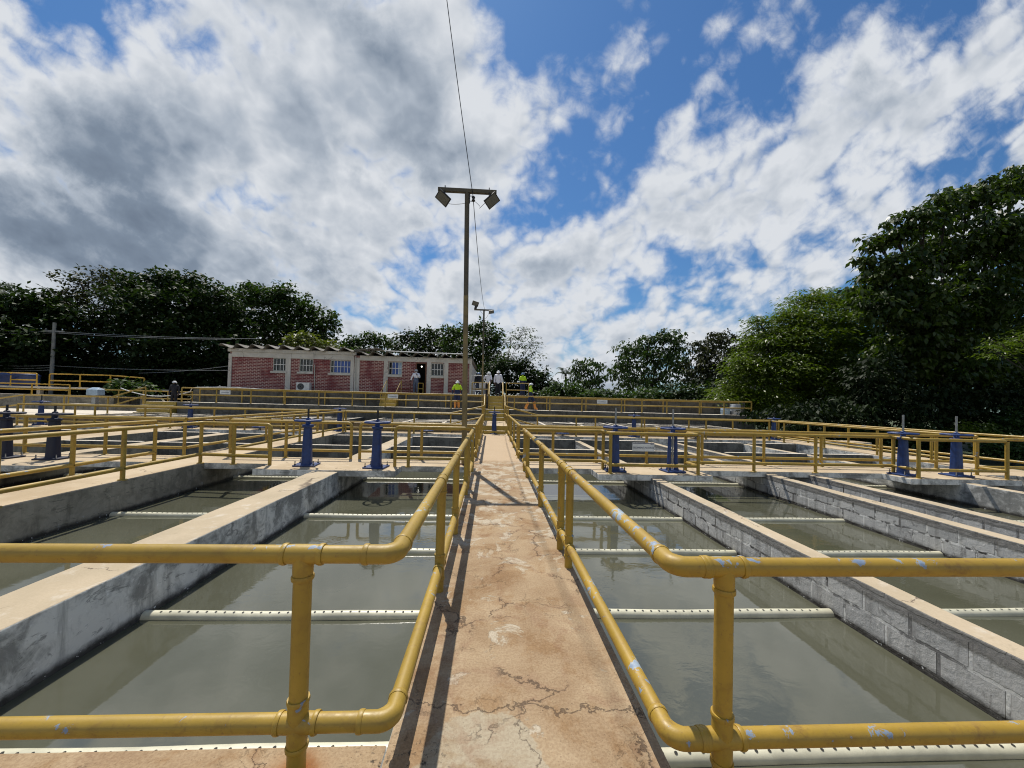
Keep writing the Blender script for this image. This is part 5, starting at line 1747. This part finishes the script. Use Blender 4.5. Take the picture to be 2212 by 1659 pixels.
tree('huge dark tree towering at the right picture edge', [(1890, 520, 36, 26), (1872, 560, 26, 24), (1885, 600, 36, 34), (1860, 640, 36, 30), (1935, 500, 40, 30), (1985, 475, 42, 34), (2035, 448, 45, 36), (2090, 430, 55, 40), (2150, 402, 48, 36), (2205, 392, 50, 40), (2270, 380, 60, 50), (1940, 590, 80, 60),
      (2040, 545, 95, 80), (2160, 510, 100, 90), (1905, 660, 60, 55), (2000, 680, 100, 75), (2120, 650, 110, 95), (2250, 580, 100, 140), (1960, 770, 90, 60), (2080, 780, 110, 70), (2220, 760, 100, 90)], 22, -0.9, 0.36, 17, 'droop', 'glossy', 35, 1.0, tr=.30, dy=1.0, depth=0.7)
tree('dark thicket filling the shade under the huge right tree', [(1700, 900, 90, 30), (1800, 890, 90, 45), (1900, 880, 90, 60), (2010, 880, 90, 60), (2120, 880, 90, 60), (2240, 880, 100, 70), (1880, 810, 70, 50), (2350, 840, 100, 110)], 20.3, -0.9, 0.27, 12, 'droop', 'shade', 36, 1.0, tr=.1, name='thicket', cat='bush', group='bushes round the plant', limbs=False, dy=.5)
tree('bright feathery branch tree reaching in from the right picture edge', [(2165, 742, 34, 10), (2205, 735, 45, 14), (2150, 762, 22, 8), (2290, 720, 80, 30)], 15.5, -0.9, 0.16, 15, 'flat', 'bright', 37, 1.0, trunk=2330, tr=.12, dy=.3)
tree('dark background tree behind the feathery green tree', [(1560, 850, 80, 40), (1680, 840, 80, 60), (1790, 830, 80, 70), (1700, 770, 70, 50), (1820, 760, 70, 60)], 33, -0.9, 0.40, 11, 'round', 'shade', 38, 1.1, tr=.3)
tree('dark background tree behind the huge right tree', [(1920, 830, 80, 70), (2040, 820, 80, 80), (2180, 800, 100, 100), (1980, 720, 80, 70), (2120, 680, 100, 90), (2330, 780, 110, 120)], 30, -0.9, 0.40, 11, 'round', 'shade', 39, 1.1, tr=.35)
for i, (u, v, ru, rv, Y, mt, lb) in enumerate([
        (2110, 930, 40, 22, 18, 'bright', 'leafy bush glowing in the sun behind the right end valves'), (2190, 910, 36, 34, 18.5, 'mid', 'leafy bush at the right picture edge behind the outer railing'),
        (2180, 965, 55, 26, 17, 'mid', 'low bush below the outer railing at the right picture edge'), (1660, 905, 50, 16, 24, 'bright', 'low bright bush at the right end of the raised walk'),
        (1950, 940, 90, 30, 19.5, 'dark', 'dark low bush behind the outer right railing'), (1800, 925, 80, 22, 20.5, 'dark', 'dark low bush left of the farther right valves')]):
    tree(lb, [(u, v, ru, rv), (u - ru * .6, v + rv * .3, ru * .6, rv * .8), (u + ru * .6, v + rv * .35, ru * .6, rv * .8)], Y, -0.9, 0.17 if Y < 19 else 0.22, 11, 'round', mt, 50 + i, 1.0, tr=.05, name='bush', cat='bush', group='bushes round the plant', dy=.3)
for i, (u, v, ru, rv, Y, mt, lb) in enumerate([
        (1215, 845, 45, 22, 33, 'mid', 'light green bush right of the walking worker, behind the raised walk'), (1300, 855, 55, 20, 32, 'mid', 'green bush below the drooping tree, behind the raised walk'),
        (1390, 858, 60, 22, 32, 'mid', 'green bush behind the white sign right of the stairs'), (1480, 852, 55, 26, 32, 'dark', 'dark bush behind the raised walk, below the ragged tree'),
        (1560, 862, 50, 24, 31, 'bright', 'bright bush behind the raised walk, left of the drums'), (1620, 872, 40, 24, 31, 'mid', 'green bush directly behind the drums')]):
    tree(lb, [(u, v, ru, rv), (u - ru * .5, v + rv * .3, ru * .6, rv * .8), (u + ru * .5, v + rv * .35, ru * .6, rv * .8)], Y, 0.4, 0.30, 11, 'round', mt, 70 + i, 1.0, tr=.06, name='bush', cat='bush', group='bushes round the plant', dy=.4)
for i, (u, v, ru, rv, Y, mt, lb) in enumerate([
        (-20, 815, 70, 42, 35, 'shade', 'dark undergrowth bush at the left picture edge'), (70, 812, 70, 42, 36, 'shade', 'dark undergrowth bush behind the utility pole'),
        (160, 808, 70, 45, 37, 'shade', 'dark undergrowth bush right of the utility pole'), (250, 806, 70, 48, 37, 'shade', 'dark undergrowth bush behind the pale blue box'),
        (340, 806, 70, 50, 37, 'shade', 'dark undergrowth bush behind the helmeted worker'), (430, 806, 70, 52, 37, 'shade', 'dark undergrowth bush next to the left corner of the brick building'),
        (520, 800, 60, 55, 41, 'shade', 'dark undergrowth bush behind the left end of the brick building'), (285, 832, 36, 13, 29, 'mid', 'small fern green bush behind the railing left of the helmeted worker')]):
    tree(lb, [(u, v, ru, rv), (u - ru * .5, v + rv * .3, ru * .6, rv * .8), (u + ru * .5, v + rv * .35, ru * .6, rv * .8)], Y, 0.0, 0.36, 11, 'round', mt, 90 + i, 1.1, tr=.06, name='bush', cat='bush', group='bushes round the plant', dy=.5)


def palm(label, u, v, Y, zg, n, L, mt, seed):
    rng = np.random.default_rng(seed)
    c = at(u, v, Y)
    base = (c.x, c.y, zg)
    root = empty('palm_tree', base, label, 'palm', 'trees round the plant')
    MB().tube([(c.x, c.y, zg - .1), (c.x + .1, c.y, (zg + c.z) / 2), (c.x, c.y, c.z)], [.16, .13, .12], 9).build('trunk', M['bark'], root, base)
    out = []
    for k in range(n):
        az = 2 * PI * k / n + rng.uniform(-.2, .2)
        el = rng.uniform(.2, 1.1)
        p = np.array(c)
        for j in range(14):
            t = j / 14
            e = el - 2.0 * t * t - .3 * t
            d = np.array([math.cos(az) * math.cos(e), math.sin(az) * math.cos(e), math.sin(e)])
            s = np.array([-math.sin(az), math.cos(az), 0])
            for sg in (-1, 1):
                ld = unit((s * sg + d * .6 - np.array([0, 0, .55]))[None])[0] * L * .38 * (1 - .55 * t)
                q = p + d * L / 14
                out.append([p, p + ld * .5 + d * .05, p + ld, p + ld * .5 - d * .02])
            p = p + d * L / 14
    leaf_mesh('crown', np.array(out), [LEAF[mt]], root, base)


palm('small palm crown low in the sky gap right of the people', 1222, 806, 42, 0.5, 11, 1.5, 'dark', 5)
palm('palm crown at the left picture edge above the dark trees', -22, 618, 38, 0.0, 12, 2.6, 'dark', 6)
